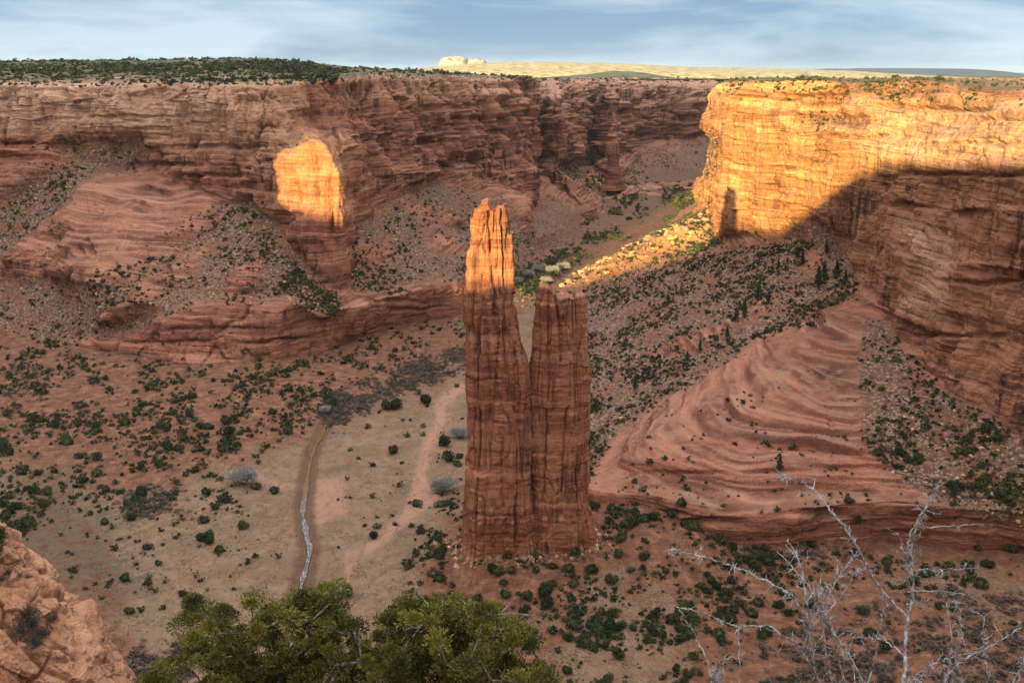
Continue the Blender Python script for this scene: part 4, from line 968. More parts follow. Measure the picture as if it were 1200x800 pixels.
# shrubs on the slopes
R_SL = raster([
    (0.85, [(690, 330), (760, 315), (840, 290), (905, 285), (960, 262), (1000, 310), (950, 345), (880, 370), (830, 405), (770, 440), (700, 500), (690, 560), (640, 560), (640, 350)]),
    (0.3, [(870, 375), (835, 400), (770, 425), (760, 415), (820, 385), (900, 345), (920, 350)]),
    (1.0, [(1012, 318), (1010, 335), (950, 372), (880, 405), (800, 445), (720, 505), (692, 560), (688, 530), (750, 455), (850, 400), (930, 360)]),
    (0.6, [(650, 340), (700, 300), (760, 275), (836, 240), (845, 290), (760, 312), (700, 330)]),
    (0.55, [(1012, 370), (1040, 375), (1062, 420), (1110, 460), (1160, 490), (1260, 550), (1260, 620), (1160, 615), (1125, 590), (1060, 565), (1015, 520), (1005, 450)]),
    (0.07, [(700, 570), (760, 500), (860, 450), (1000, 480), (1000, 560), (1180, 590), (1180, 615), (850, 640), (700, 590)]),
    (0.6, [(292, 228), (325, 275), (350, 305), (405, 350), (400, 372), (365, 362), (330, 352), (250, 352), (180, 372), (150, 390), (90, 410), (-60, 410), (-60, 330), (100, 335), (150, 330), (215, 290), (255, 240)]),
    (0.9, [(60, 165), (165, 160), (160, 190), (105, 205), (75, 240), (30, 272), (-60, 320), (-60, 250), (40, 210)]), (1.0, [(255, 240), (280, 235), (240, 290), (150, 345), (30, 350), (120, 320)]),
    (0.05, [(130, 390), (400, 370), (400, 430), (130, 430)]), (0.25, [(150, 400), (400, 415), (400, 432), (150, 432)]),
    (0.5, [(415, 262), (440, 250), (480, 222), (520, 205), (560, 225), (600, 245), (640, 285), (625, 330), (560, 330), (520, 340), (430, 345), (415, 340)]),
    (0.5, [(330, 158), (365, 158), (365, 168), (330, 172)]), (0.7, [(845, 150), (835, 205), (790, 212), (720, 215), (745, 190)]), (0.7, [(625, 175), (650, 195), (690, 225), (720, 225), (700, 180)]),
    (2.2, [(990, 95), (1060, 86), (1110, 95), (1140, 108), (1090, 116), (1000, 118)]), (0.8, [(925, 138), (1020, 132), (1022, 155), (960, 150)]), (0.4, [(850, 92), (1260, 95), (1260, 130), (860, 110)]),
    (0.5, [(-60, 90), (400, 88), (400, 100), (-60, 102)]), (0.2, [(400, 84), (850, 92), (850, 104), (400, 96)]),
    (7.0, [(-300, 60), (380, 60), (390, 92), (250, 95), (-300, 94)]), (0.6, [(380, 70), (900, 80), (900, 92), (390, 89)]), (0.7, [(900, 80), (1300, 85), (1300, 103), (900, 90)]),
], 2)
def slope_pts(Wd, n, rng, lo=0.0):
    A = Wd['A']; w = sample(R_SL, Wd['px'], Wd['py'])
    k = (Wd['py'] > 40)
    cl = 0.55 + 0.9 * vnoise(A[..., 0] / 24, A[..., 1] / 24, A[..., 2] * 0) + 0.4 * vnoise(A[..., 0] / 60, A[..., 1] / 60, A[..., 2] * 0 + 4)
    flat_ok = np.clip((np.abs(Wd['n'][..., 2]) - 0.25) * 2.5, 0, 1)
    w = (w * k * np.clip(cl, 0.05, 1) * flat_ok).ravel()
    i = rng.choice(w.size, n, p=w / w.sum())
    return A.reshape(-1, 3)[i], np.stack([Wd['px'].ravel()[i], Wd['py'].ravel()[i]], 1)
pB, uB = slope_pts(WB, 21000, rg); pD, uD = slope_pts(WD, 15000, rg)
rB = np.exp(rg.normal(0.40, 0.5, len(pB))).clip(0.5, 4.5); rD = np.exp(rg.normal(0.22, 0.5, len(pD))).clip(0.4, 4.0)
up_ = pB[:, 1] > 1900; rB[up_] *= 1.5
rB = np.where((uB[:, 1] < 100), rB * 1.35, rB)
sp = np.concatenate([pB, pD]); sr = np.concatenate([rB, rD])
# everything that grows one by one: the largest in view stand as trees of their own
allp = np.concatenate([jp, sp]); allr = np.concatenate([jr, sr]); isfloor = np.arange(len(allp)) < len(jp)
au, av = proj(allp)
inview = (au > -5) & (au < 1205) & (av > 0) & (av < 800)
hid = (au > 540) & (au < 692) & (av > 240) & (av < 655) & (allp[:, 1] > 600)
hid |= (au > 180) & (au < 655) & (av > 712) | (au < 145) & (av > 690)
size = np.where(inview & ~hid, allr / allp[:, 1], 0)
order = np.argsort(-size)
NI = 270
ind = order[:NI]; rest = np.setdiff1d(np.arange(len(allp)), ind)
# the rest as one mass per cover
near_ = rest[(allp[rest, 1] < 1500)]; far_ = rest[(allp[rest, 1] >= 1500)]
o = link('distant_juniper_scrub', scatter_mesh('distant_juniper_scrub', allp[near_], allr[near_], T_JL, M_JUN, rg))
tag(o, 'dark green juniper scrub scattered over the canyon floor, slopes and ledges', 'scrub', kind='stuff')
M_OLIVE = leafmat('olive_scrub', (0.028, 0.034, 0.013), (0.052, 0.058, 0.022), (0.085, 0.085, 0.035), 0.05, tint=True)
o = link('far_scrub', scatter_mesh('far_scrub', allp[far_], allr[far_], T_JL, M_OLIVE, rg))
tag(o, 'tiny dark shrubs speckling the far canyon walls and the plateau top', 'scrub', kind='stuff')

# junipers as individuals
var = []
rt = np.random.default_rng(9)
for k in range(6):
    T = np.concatenate([tuft_template(rt, 520, 0.125), CV[CF] * (0.68, 0.68, 0.45) + (0, 0, 0.5)])
    tr = np.concatenate([CV[CF] * (0.09, 0.09, 0.4) + (0, 0, 0.1)])
    V = np.concatenate([T.reshape(-1, 3), tr.reshape(-1, 3)])
    me = npmesh('juniper_tree', V, np.arange(len(V)).reshape(-1, 3), M_JUN, False)
    me.materials.append(M_BARK)
    mi = np.zeros(len(V) // 3, np.int32); mi[len(T):] = 1
    me.polygons.foreach_set('material_index', mi)
    var.append(me)
LM = {  # landmarks one can point to: pixel place, wording
 "round pale bare tree": (283, 553), 'foot of the rock spire': (590, 662), "bare tree beside the spire": (520, 566), "bare tree touching the spire": (537, 503), 'bend of the stream': (358, 570),
 'head of the stream': (382, 492), "thicket on the left flats": (185, 590), "grey brush belt": (450, 450), "left slickrock bench": (260, 400), 'left edge of the photo': (5, 480),
 "rim outcrop": (70, 640), "undercut ledge": (930, 620), "slickrock dome": (850, 500), "shrub slope's top": (1000, 315), "shrub slope's middle": (820, 370),
 "right scree fan": (1080, 500), 'right edge of the photo': (1190, 640), "dead shrub's top": (1095, 570), "dead shrub's left tip": (790, 650), 'red soil below the spire': (700, 700), "slickrock dome's crest": (760, 480), "lower right thicket": (1060, 740), "short tower": (690, 560)}
ORD = ['nearest', 'second nearest', 'third nearest', 'fourth nearest', 'fifth nearest', 'sixth nearest', 'seventh nearest', 'eighth nearest']
names_ = list(LM); lp = np.array([LM[q] for q in names_], float)
iu, iv = au[ind], av[ind]
labels = {}
def side(dx, dy):
    if abs(dx) > abs(dy): return 'left' if dx < 0 else 'right'
    return 'above' if dy < 0 else 'below'
buckets = {}
for t, i in enumerate(ind):
    dd = np.hypot(lp[:, 0] - au[i], lp[:, 1] - av[i]); j = int(np.argmin(dd))
    buckets.setdefault((j, side(au[i] - lp[j, 0], av[i] - lp[j, 1])), []).append((dd[j], i))
for (j, sd), L_ in buckets.items():
    L_.sort()
    for q, (dd, i) in enumerate(L_):
        where = {'left': 'to the left of', 'right': 'to the right of', 'above': 'farther off than', 'below': 'nearer than'}[sd]
        if q < len(ORD):
            labels[i] = (f"juniper {ORD[q]} among those {where} the {names_[j]}", None)
        else:
            labels[i] = (f"small dark juniper among the many {where} the {names_[j]}", f"junipers {where} the {names_[j]}")
for t, i in enumerate(ind):
    o = link('juniper_tree', var[t % 6])
    o.location = allp[i] - np.array([0, 0, 0.12 * allr[i]])
    r_ = allr[i]; o.scale = (r_, r_ * rt.uniform(0.85, 1.15), r_ * rt.uniform(0.9, 1.35)); o.rotation_euler = (0, 0, rt.uniform(0, 6.28))
    lb, gp = labels[i]
    tag(o, lb, 'juniper', gp or 'junipers scattered over the canyon')

# dark fir trees on the shrub slope and one on the slickrock
FIRS = [(888, 345, 11), (872, 366, 11), (862, 372, 9), (958, 330, 13), (965, 322, 12), (940, 305, 9), (980, 318, 10), (820, 408, 8), (972, 268, 9), (968, 292, 8), (887, 272, 8), (935, 300, 7), (912, 310, 6), (744, 452, 9), (760, 440, 7), (913, 545, 12), (852, 392, 8), (900, 352, 8), (990, 330, 10), (805, 420, 7)]
FL = ['tall dark fir midway up the shrub covered slope', 'dark fir just left of the tall fir on the slope', 'slim dark fir third along the slope line from the right', 'broad dark fir high on the slope below the right wall', 'dark fir crowded behind the broad one high on the slope', 'fir in the middle of the upper slope beneath the wall', 'dark fir at the very top corner of the slope crest', 'small fir low along the crest of the slickrock', 'upright fir close under the sunlit wall on the right', 'fir between the sunlit wall and the slope crest', 'small lone fir below the sunlit prow of the wall', 'slender fir beside the pale knob on the upper slope', 'short fir left of the pale knob on the slope', 'fir at the lower end of the crest near the spire', 'short fir above the lower end of the crest', 'single upright fir standing on the bare slickrock terrace', 'small fir on the crest above the slickrock dome', 'fir just right of the tall one midway up the slope', 'fir at the foot of the right wall by the crest', 'smallest fir on the crest of the slickrock dome']
from mathutils.bvhtree import BVHTree
from mathutils import Vector
def mk_bvh(Wd, st=2):
    A = Wd['A'][::st, ::st]; f = grid_faces(*A.shape[:2])
    return BVHTree.FromPolygons([tuple(v) for v in A.reshape(-1, 3).tolist()], [tuple(q) for q in f.tolist()])
BV = mk_bvh(WD, 3)
def on_right(px, py):
    a = P(px, py, 100.0); dr = Vector(a - np.array([0, 0, CZ])).normalized()
    h = BV.ray_cast(Vector((0, 0, CZ)), dr)
    return np.array(h[0]) if h[0] is not None else G(px, py)
fv = []
for T in T_F:
    V = np.concatenate([T.reshape(-1, 3), (CV[CF] * (0.24, 0.24, 1.6) + (0, 0, 1.5)).reshape(-1, 3)])
    fv.append(npmesh('fir_tree', V, np.arange(len(V)).reshape(-1, 3), M_FIR, False))
for k, (u, v, h) in enumerate(FIRS):
    q = on_right(u, v + h * 0.6); s_ = h * 2.1 * q[1] / F / 3.15
    o = link('fir_tree', fv[k % 4]); o.location = q - np.array([0, 0, 0.3]); o.scale = (s_ * 0.95, s_ * 0.95, s_)
    tag(o, FL[k], 'fir tree', 'dark firs on the shrub covered slope')

# pale bare trees
def bare_tree(u, v, rpx, label, mat=M_GREY, n=3800, group=None):
    rpx = rpx * 1.15
    q = floor_pts([(u, v + rpx * 0.6)])[0]; r = rpx * q[1] / F
    rr = np.random.default_rng(int(u))
    root = link('bare_tree', None); root.location = q
    tag(root, label, 'bare tree', group)
    T = []
    for k in range(9):
        a = rr.random() * 6.28; rad_ = 0.0 if k == 0 else 0.42
        t = twig_template(rr, n // 9 + 60, 0.024) * 0.62 + np.array([rad_ * cos(a), rad_ * sin(a), 0.28 + 0.15 * rr.random()])
        T.append(t)
    V = np.concatenate(T).reshape(-1, 3) * r
    cr = link('crown', npmesh('crown', V, np.arange(len(V)).reshape(-1, 3), mat, False), root)
    V2 = (twig_template(rr, 40, 0.045) * (0.9, 0.9, 0.8)).reshape(-1, 3) * r
    tk = np.concatenate([V2, (CV[CF] * (0.05, 0.05, 0.5)).reshape(-1, 3) * r])
    link('trunk', npmesh('trunk', tk, np.arange(len(tk)).reshape(-1, 3), M_BARK, False), root)
bare_tree(283, 553, 20, 'large round pale grey bare tree on the flats left of the stream')
bare_tree(520, 566, 17, 'pale grey bare tree on the sandy flat left of the spire')
bare_tree(539, 503, 13, 'pale bare tree half hidden behind the left side of the spire')
bare_tree(276, 526, 6, 'tiny grey bare tree beside the dark junipers above the round pale one')
bare_tree(382, 478, 8, 'pale bare tree at the left end of the grey brush belt by the stream head')
bare_tree(1010, 712, 10, 'olive leafless bush in the lower right, beneath the dead shrub branches', M_SAGE)
for k, (u, v, r_) in enumerate([(618, 318, 9), (632, 312, 10), (648, 314, 9), (660, 310, 9), (607, 326, 8), (640, 326, 8)]):
    bare_tree(u, v, r_, ['grey cottonwood, second from the left in the far grove', 'tallest grey cottonwood in the grove behind the twin towers', 'grey cottonwood right of the tallest in the far grove', 'grey cottonwood at the right end of the far grove', 'grey cottonwood at the left end of the far grove', 'lowest grey cottonwood at the front of the far grove'][k], M_GREY, 700, 'grey cottonwood grove behind the spire')

# belts of bare brush
R_BR = raster([
    (1.6, [(375, 480), (395, 462), (430, 440), (470, 425), (510, 418), (548, 412), (550, 432), (520, 440), (490, 452), (440, 465), (415, 492), (385, 497)]),
    (0.9, [(135, 592), (160, 575), (200, 560), (240, 585), (225, 605), (190, 607), (150, 606)]),
    (0.3, [(880, 745), (960, 730), (1080, 690), (1160, 700), (1230, 690), (1230, 860), (860, 860)]), (0.15, [(780, 780), (900, 770), (900, 860), (780, 860)]),
    (0.5, [(120, 770), (180, 755), (230, 750), (230, 860), (100, 860)]), (0.7, [(600, 320), (640, 305), (680, 312), (650, 335), (610, 340)]), (0.4, [(-60, 420), (60, 430), (60, 480), (-60, 500)]), (0.4, [(930, 640), (1010, 650), (1000, 670), (930, 660)]),
], 2)
R_BELT = raster([[(372, 482), (385, 464), (420, 449), (455, 434), (482, 424), (520, 414), (552, 405), (552, 432), (522, 441), (500, 452), (470, 463), (440, 471), (415, 492), (388, 498)]], 1)
uvb = np.concatenate([px_sample(R_BR, 4200, rg), px_sample(R_BELT, 1500, rg, 360, 560, 395, 505)]); bp = floor_pts(uvb); br = rg.uniform(1.3, 2.9, len(bp))
o = link('bare_brush', scatter_mesh('bare_brush', bp, br, T_B, M_BRUSH, rg, 0.85)); tag(o, 'grey brown belts of leafless brush along the stream and canyon floor', 'brush', kind='stuff')
# low scrub and grass tufts on the floor
R_LOW = raster([(1.0, [(-80, 400), (1280, 400), (1280, 860), (-80, 860)])], 2)
uvs = px_sample(R_LOW, 9000, rg, y0=400); lpz = floor_pts(uvs); lr = rg.uniform(0.3, 0.95, len(lpz))
k = near_dist(lpz[:, 0], lpz[:, 1], SW[::3]) > 5; lpz, lr = lpz[k], lr[k]
pa, pb_ = proj(lpz); k = sample(R_path, pa, pb_) < 0.3
o = link('low_scrub', scatter_mesh('low_scrub', lpz[k], lr[k], T_S, M_SAGE, rg, 0.8)); tag(o, 'low tufts of dry sage and grass over the canyon floor', 'scrub', kind='stuff')
# sunlit yellow-green bushes on the ridge
q_, u_ = slope_pts(WD, 60000, rg)
k = (u_[:, 0] > 780) & (u_[:, 0] < 842) & (u_[:, 1] > 262) & (u_[:, 1] < 300)
k = np.where(k)[0][:90]
o = link('yellow_brush', scatter_mesh('yellow_brush', q_[k], rg.uniform(1.2, 2.6, len(k)), T_JL, M_PLUME, rg)); tag(o, 'yellow green brush lit by the low sun on the ridge', 'brush', kind='stuff')

# fallen rock on the scree
M_RIDGE_SUN = leafmat('sun_tinted_sandstone', (0.17, 0.085, 0.045), (0.30, 0.165, 0.085), (0.42, 0.26, 0.15), 0.25, tint=True)  # paler, yellower copy of the fallen rock: sunlight put into the colour
def boulders(name, Wd, n, rng, lo, hi, label, cond=None):
    A = Wd['A']; w = (Wd['scr'] ** 1.5) * (Wd['py'] > 100)
    if cond is not None: w = sample(cond, Wd['px'], Wd['py'])
    w = w.ravel(); i = rng.choice(w.size, n, p=w / w.sum()); p = A.reshape(-1, 3)[i]
    r = lo * (hi / lo) ** (rng.random(n) ** 2.2)
    temps = []
    for _ in range(6):
        v = CV * (1 + 0.28 * rng.normal(size=(len(CV), 1))) * rng.uniform(0.6, 1.2, 3)
        temps.append(v[CF])
    o = link(name, scatter_mesh(name, p, r, temps, M_BOULD if cond is None else M_RIDGE_SUN, rng, 0.8, 0.0)); tag(o, label, 'rubble', kind='stuff')
boulders('left_rubble', WB, 6000, rg, 0.5, 3.0, 'pale broken boulders strewn over the scree below the left wall')
boulders('right_rubble', WD, 6500, rg, 0.4, 2.4, 'pale broken boulders strewn over the scree below the right wall')

boulders('ridge_rubble', WD, 1000, rg, 0.6, 7.0, 'pale fallen blocks along the sunlit ridge below the prow', raster([[(650, 338), (700, 305), (760, 282), (832, 250), (838, 268), (765, 296), (700, 325)]], 1))

# ------------------------------------------------------------------ foreground growth on the rim
hm = HM[::1, ::1]; hx = hm.reshape(-1, 3); kk = (np.abs(hx[:, 0]) < 300) & (hx[:, 1] < 300) & (hx[:, 1] > -50)
_f = grid_faces(*hm.shape[:2]); _f = _f[kk[_f].all(1)]
BH = BVHTree.FromPolygons([tuple(v) for v in hx.tolist()], [tuple(q) for q in _f.tolist()])
def mesa_z(x, y):
    h = BH.ray_cast(Vector((x, y, 400)), Vector((0, 0, -1)))
    return h[0][2] if h[0] is not None else 292.0
def tube(path, rad, sides=6):
    path = np.asarray(path, float); rad = np.asarray(rad, float)
    t = unit(np.gradient(path, axis=0)); a = unit(np.cross(t, np.array([0.31, 0.93, 0.17]))); b = np.cross(t, a)
    th = np.linspace(0, 2 * pi, sides + 1)
    V = path[:, None] + rad[:, None, None] * (a[:, None] * np.cos(th)[None, :, None] + b[:, None] * np.sin(th)[None, :, None])
    return V.reshape(-1, 3), grid_faces(len(path), sides + 1)
def merge(parts):
    Vs, Fs, n0 = [], [], 0
    for V, Fc in parts:
        Vs.append(V); Fs.append(Fc + n0); n0 += len(V)
    return np.concatenate(Vs), np.concatenate(Fs)

def fore_juniper(poly, Yc, base_px, label, seed, nclump):
    rr = np.random.default_rng(seed)
    R = raster([poly], 2); ux = [a for a, _ in poly]; uy = [b for _, b in poly]
    cl = []
    while len(cl) < nclump:
        u = rr.uniform(min(ux), max(ux)); v = rr.uniform(min(uy), max(uy))
        w = sample(R, np.array([u]), np.array([v]))[0]
        if rr.random() > w: continue
        if vnoise(np.array([u / 30.]), np.array([v / 24.]), np.array([seed * 1.]))[0] < -0.42 and rr.random() < 0.9: continue
        Y = Yc + rr.normal(0, 0.55)
        cl.append(P(u, v, Y))
    cl = np.array(cl)
    b = P(*base_px, Yc); b[2] = mesa_z(b[0], b[1]) - 0.12
    root = link('juniper_tree', None); root.location = b
    tag(root, label, 'juniper', 'large junipers growing below the viewpoint')
    nodes = [b]; par = [-1]
    mid = cl.mean(0); H = mid[2] - b[2]
    for k in range(1, 7):                                   # a short twisted trunk
        f = k / 6 * 0.55
        nodes.append(b + (mid - b) * f + np.array([0.10 * math.sin(k * 1.7), 0.08 * math.cos(k * 2.1), 0])); par.append(len(nodes) - 2)
    order = np.argsort(np.linalg.norm(cl - nodes[-1], axis=1))
    tips = []
    for i in order:
        c = cl[i]; N_ = np.array(nodes); dn = np.linalg.norm(N_ - c, axis=1)
        pen = dn + 0.6 * np.maximum(0, N_[:, 2] - c[2] + 0.02) + 0.15 * (np.arange(len(N_)) < 3)
        j = int(np.argmin(pen)); d_ = dn[j]; seg = max(1, int(d_ / 0.14)); last = j
        for q in range(1, seg + 1):
            f = q / seg; p = N_[j] + (c - N_[j]) * f + (rr.normal(0, 0.03, 3) if q < seg else 0) - np.array([0, 0, 0.10 * d_ * math.sin(pi * f)])
            nodes.append(p); par.append(last); last = len(nodes) - 1
        tips.append(last)
    nodes = np.array(nodes); par = np.array(par)
    wgt = np.zeros(len(nodes)); wgt[tips] = 1
    for i in range(len(nodes) - 1, 0, -1): wgt[par[i]] += wgt[i]
    rad = 0.0058 * np.maximum(wgt, 0.5) ** 0.47
    kids = {}
    for i in range(1, len(nodes)): kids.setdefault(par[i], []).append(i)
    wood, done = [], set()
    stack = [(0, None)]
    while stack:
        st, pr = stack.pop()
        path = ([pr] if pr is not None else []) + [st]; cur = st
        while cur in kids:
            ks = sorted(kids[cur], key=lambda i: -wgt[i])
            for k in ks[1:]: stack.append((k, cur))
            cur = ks[0]; path.append(cur)
        if len(path) > 1:
            rp = rad[path].copy()
            if pr is not None: rp[0] = min(rp[0], rp[1] * 1.15)
            wood.append(tube(nodes[path] - b, rp, 7 if rp.max() > 0.03 else 5))
    # foliage sprays
    out = []
    for c in cl:
        n = int(rr.uniform(260, 460)); r = rr.uniform(0.055, 0.135)
        dirs = unit(rr.normal(size=(n, 3)) + np.array([0, 0, 0.35]))
        p = c - b + dirs * (r * (0.25 + 0.75 * rr.random((n, 1)) ** 0.6)) * np.array([1.1, 1.1, 0.85])
        ax = unit(dirs + rr.normal(0, 0.45, (n, 3)) + np.array([0, 0, 0.55])); L = rr.uniform(0.012, 0.030, (n, 1)); w = unit(np.cross(ax, rr.normal(size=(n, 3)))) * L * 0.26
        out.append(np.stack([p - w * 0.6, p + w * 0.6, p + ax * L + w, p + ax * L * 1.25, p + ax * L - w][:3] + [p + ax * L * 1.1 - w], 1))
    Q = np.concatenate(out).reshape(-1, 3)
    cl_id = np.repeat(rr.random(len(cl)), [len(q) * 4 for q in out])
    link('foliage', npmesh('foliage', Q, np.arange(len(Q)).reshape(-1, 4), M_NEEDLE, False, dict(clump=cl_id)), root)
    # bare dead twigs poking out of the crown
    tw = []
    for k in range(48):
        c = cl[rr.integers(len(cl))] - b; d_ = unit(rr.normal(size=3) + np.array([0, -0.2, 0.5]))
        L = rr.uniform(0.12, 0.38); t = np.linspace(0, 1, 7)[:, None]
        path = c + d_ * L * t + 0.05 * L * np.cumsum(rr.normal(size=(7, 3)), 0)
        tw.append(tube(path, np.linspace(0.007, 0.002, 7), 4))
        for _ in range(3):
            s0 = path[rr.integers(2, 6)]; d2 = unit(d_ + rr.normal(0, 0.7, 3))
            tw.append(tube(s0 + d2 * L * 0.4 * np.linspace(0, 1, 4)[:, None], np.linspace(0.004, 0.0015, 4), 4))
    nw = sum(len(q[1]) for q in wood)
    V, Fc = merge(wood + tw); me = npmesh('trunk', V, Fc, M_BARKF, True); me.materials.append(M_DEAD)
    mi = np.zeros(len(Fc), np.int32); mi[nw:] = 1; me.polygons.foreach_set('material_index', mi)
    link('trunk', me, root)
m, nt, bb = newmat('juniper_needle'); n = N(nt)
cc_ = n.ramp(n.math('ADD', n.math('MULTIPLY', n.attr('clump'), 0.7), n.math('MULTIPLY', n.noise(n.pos(), 4.0, 3, 0.6), 0.4)), [(0.15, (0.034, 0.038, 0.009)), (0.45, (0.088, 0.083, 0.015)), (0.8, (0.165, 0.145, 0.024))])
n.l(cc_, bb.inputs['Base Color']); bb.inputs['Roughness'].default_value = 0.6
M_NEEDLE = m
M_BARKF = leafmat('gnarled_bark', (0.035, 0.024, 0.018), (0.10, 0.07, 0.055), (0.24, 0.19, 0.16), 22.0)
fore_juniper([(150, 920), (165, 810), (180, 785), (205, 765), (206, 738), (196, 722), (216, 702), (250, 700), (264, 712), (290, 706), (330, 722), (346, 710), (370, 690), (392, 692), (402, 724), (432, 742), (444, 765), (440, 820), (450, 920)], 9.3, (372, 900), 'large yellow green juniper with bare twigs at the bottom edge, left of its neighbour', 4, 620)
fore_juniper([(430, 920), (436, 820), (446, 755), (440, 732), (462, 710), (480, 703), (520, 704), (560, 712), (600, 725), (622, 742), (640, 768), (652, 820), (665, 920)], 8.6, (545, 910), 'rounded dense green juniper at the bottom edge, directly below the rock spire', 8, 560)

# dead shrub
YS_ = 5.0
sb = P(1030, 1000, YS_); sb[2] = mesa_z(sb[0], sb[1]) - 0.05
ds = link('dead_shrub', None); ds.location = sb
tag(ds, 'dead leafless shrub with silvery spiny branches in the lower right foreground', 'dead shrub')
PXM = YS_ / F
rd = np.random.default_rng(21)
def stroke(pts, r0, r1, spines=1.0, dy=0.0, tobase=False):
    pts = [P(u, v, YS_ + dy + 0.12 * math.sin(u * 0.03 + v * 0.02)) for u, v in pts]
    if tobase: pts = [sb + np.array([rd.normal(0, 0.08), rd.normal(0, 0.06), 0])] + pts
    pts = np.array(pts); out = []
    t = np.linspace(0, len(pts) - 1, (len(pts) - 1) * 8 + 1); L = []
    for q in t:
        i = min(int(q), len(pts) - 2); f = q - i
        p0, p1, p2, p3 = pts[max(i - 1, 0)], pts[i], pts[i + 1], pts[min(i + 2, len(pts) - 1)]
        L.append(0.5 * (2 * p1 + (-p0 + p2) * f + (2 * p0 - 5 * p1 + 4 * p2 - p3) * f * f + (-p0 + 3 * p1 - 3 * p2 + p3) * f ** 3))
    L = np.array(L) + 0.9 * PXM * rd.normal(size=(len(L), 3)); rad = np.linspace(r0, r1, len(L)) * PXM * 0.66
    rad *= 1 + 0.16 * rd.normal(size=len(L)).clip(-1, 1.5)
    parts = [tube(L, rad, 6)]
    T_ = unit(np.gradient(L, axis=0)); ln = np.linalg.norm(np.diff(L, axis=0), axis=1).sum() / PXM
    ns = int(ln / 5.6 * spines)
    for _ in range(ns):
        i = rd.integers(len(L) // 5, len(L)); dd_ = unit(T_[i] * 0.5 + rd.normal(0, 0.85, 3)); l = PXM * rd.gamma(2.0, 3.2)
        bend = rd.normal(0, 0.25, 3)
        q = np.linspace(0, 1, 4)[:, None]; pth = L[i] + dd_ * l * q + bend * l * q * q
        parts.append(tube(pth, np.linspace(min(rad[i], 0.75 * PXM), 0.28 * PXM, 4), 4))
        if l > 7 * PXM:
            for _ in range(rd.integers(2, 6)):
                j = rd.integers(1, 4); d2 = unit(dd_ + rd.normal(0, 0.8, 3))
                parts.append(tube(pth[j] + d2 * PXM * rd.uniform(3, 8) * np.linspace(0, 1, 3)[:, None], np.linspace(0.45, 0.22, 3) * PXM, 4))
    V, Fc = merge(parts)
    link('branch', npmesh('branch', V - sb, Fc, M_DEAD, True), ds)
stroke([(1052, 900), (1058, 850), (1060, 790), (1062, 740), (1070, 690), (1068, 650), (1075, 612), (1087, 590), (1100, 567)], 4.6, 1.3, 1.3, 0, True)
stroke([(1066, 690), (1062, 660), (1069, 622), (1082, 600), (1094, 582)], 2.0, 1.0, 1.2, 0.03)
stroke([(1062, 722), (1046, 706), (1027, 682), (1011, 652), (995, 626), (975, 600), (955, 576), (934, 561), (904, 559)], 2.7, 0.9, 1.3, -0.03)
stroke([(1072, 668), (1105, 667), (1140, 666)], 1.4, 0.6, 1.1)
stroke([(1077, 618), (1110, 616), (1162, 614)], 1.4, 0.6, 1.2)
stroke([(1064, 693), (1100, 692), (1132, 697)], 1.3, 0.6, 1.2)
stroke([(1063, 708), (1080, 704), (1096, 701)], 1.0, 0.5, 0.6)
stroke([(1068, 660), (1060, 640), (1052, 625)], 1.1, 0.6, 1.2)
stroke([(1000, 950), (975, 850), (957, 790), (949, 742), (945, 702), (938, 662), (930, 645)], 4.4, 1.2, 1.5, 0.05, True)
stroke([(948, 742), (932, 702), (915, 690), (880, 672), (850, 660), (815, 650), (785, 643)], 2.3, 0.9, 1.5, 0.08)
stroke([(962, 806), (936, 757), (916, 746), (900, 733), (865, 735)], 2.4, 1.5, 1.0, 0.1)
stroke([(866, 735), (846, 727), (824, 718), (794, 711)], 1.5, 0.9, 1.0, 0.1)
stroke([(795, 711), (815, 745), (830, 780), (846, 850)], 1.2, 1.6, 0.5, 0.1)
stroke([(862, 733), (867, 760), (868, 850)], 1.0, 1.2, 0.3, 0.1)
stroke([(846, 850), (842, 800), (838, 785), (852, 772)], 2.0, 0.8, 1.5, 0.1, True)
stroke([(985, 860), (975, 800), (965, 742), (970, 702), (986, 672), (1003, 652)], 2.6, 1.0, 1.5, -0.05, True)
stroke([(1010, 900), (1000, 830), (985, 780), (972, 730), (958, 700), (962, 688)], 2.6, 1.0, 1.3, 0.0, True)
stroke([(1040, 900), (1012, 800), (987, 757), (960, 716), (950, 690), (920, 655)], 3.2, 0.8, 1.3, 0.0, True)
stroke([(1080, 900), (1096, 820), (1110, 790), (1115, 750), (1108, 705)], 2.4, 0.9, 1.2, 0.0, True)
stroke([(1110, 790), (1130, 772), (1160, 757), (1196, 735)], 1.8, 0.8, 1.4)
stroke([(1125, 900), (1118, 810), (1124, 740), (1120, 708)], 2.0, 0.8, 0.9, 0.05, True)
stroke([(1150, 900), (1157, 800), (1153, 760), (1152, 718)], 2.0, 0.9, 1.2, -0.1, True)
stroke([(1160, 900), (1178, 820), (1200, 780), (1225, 760)], 2.4, 1.0, 1.4, -0.1, True)
stroke([(1060, 800), (1090, 780), (1120, 768), (1156, 764)], 1.7, 0.8, 1.2, 0.06)
stroke([(1062, 770), (1040, 752), (1020, 748), (1002, 746)], 1.8, 0.7, 1.4, 0.06)
stroke([(1000, 850), (1020, 790), (1030, 745), (1038, 700)], 1.7, 0.6, 0.6, 0.15)
stroke([(940, 760), (956, 730), (985, 700), (1005, 665)], 1.4, 0.7, 1.4, 0.1)
for k in range(9):
    u0 = rd.uniform(900, 1215); v0 = rd.uniform(742, 800); m1_ = u0 * 0.8 + 1040 * 0.2
    stroke([(m1_ * 0.7 + 1035 * 0.3 + rd.normal(0, 12), 930), (m1_, 850), (u0 + rd.normal(0, 8), (v0 + 830) / 2), (u0 + rd.normal(0, 14), v0)], 1.7, 0.6, 0.9, rd.normal(0, 0.15), True)

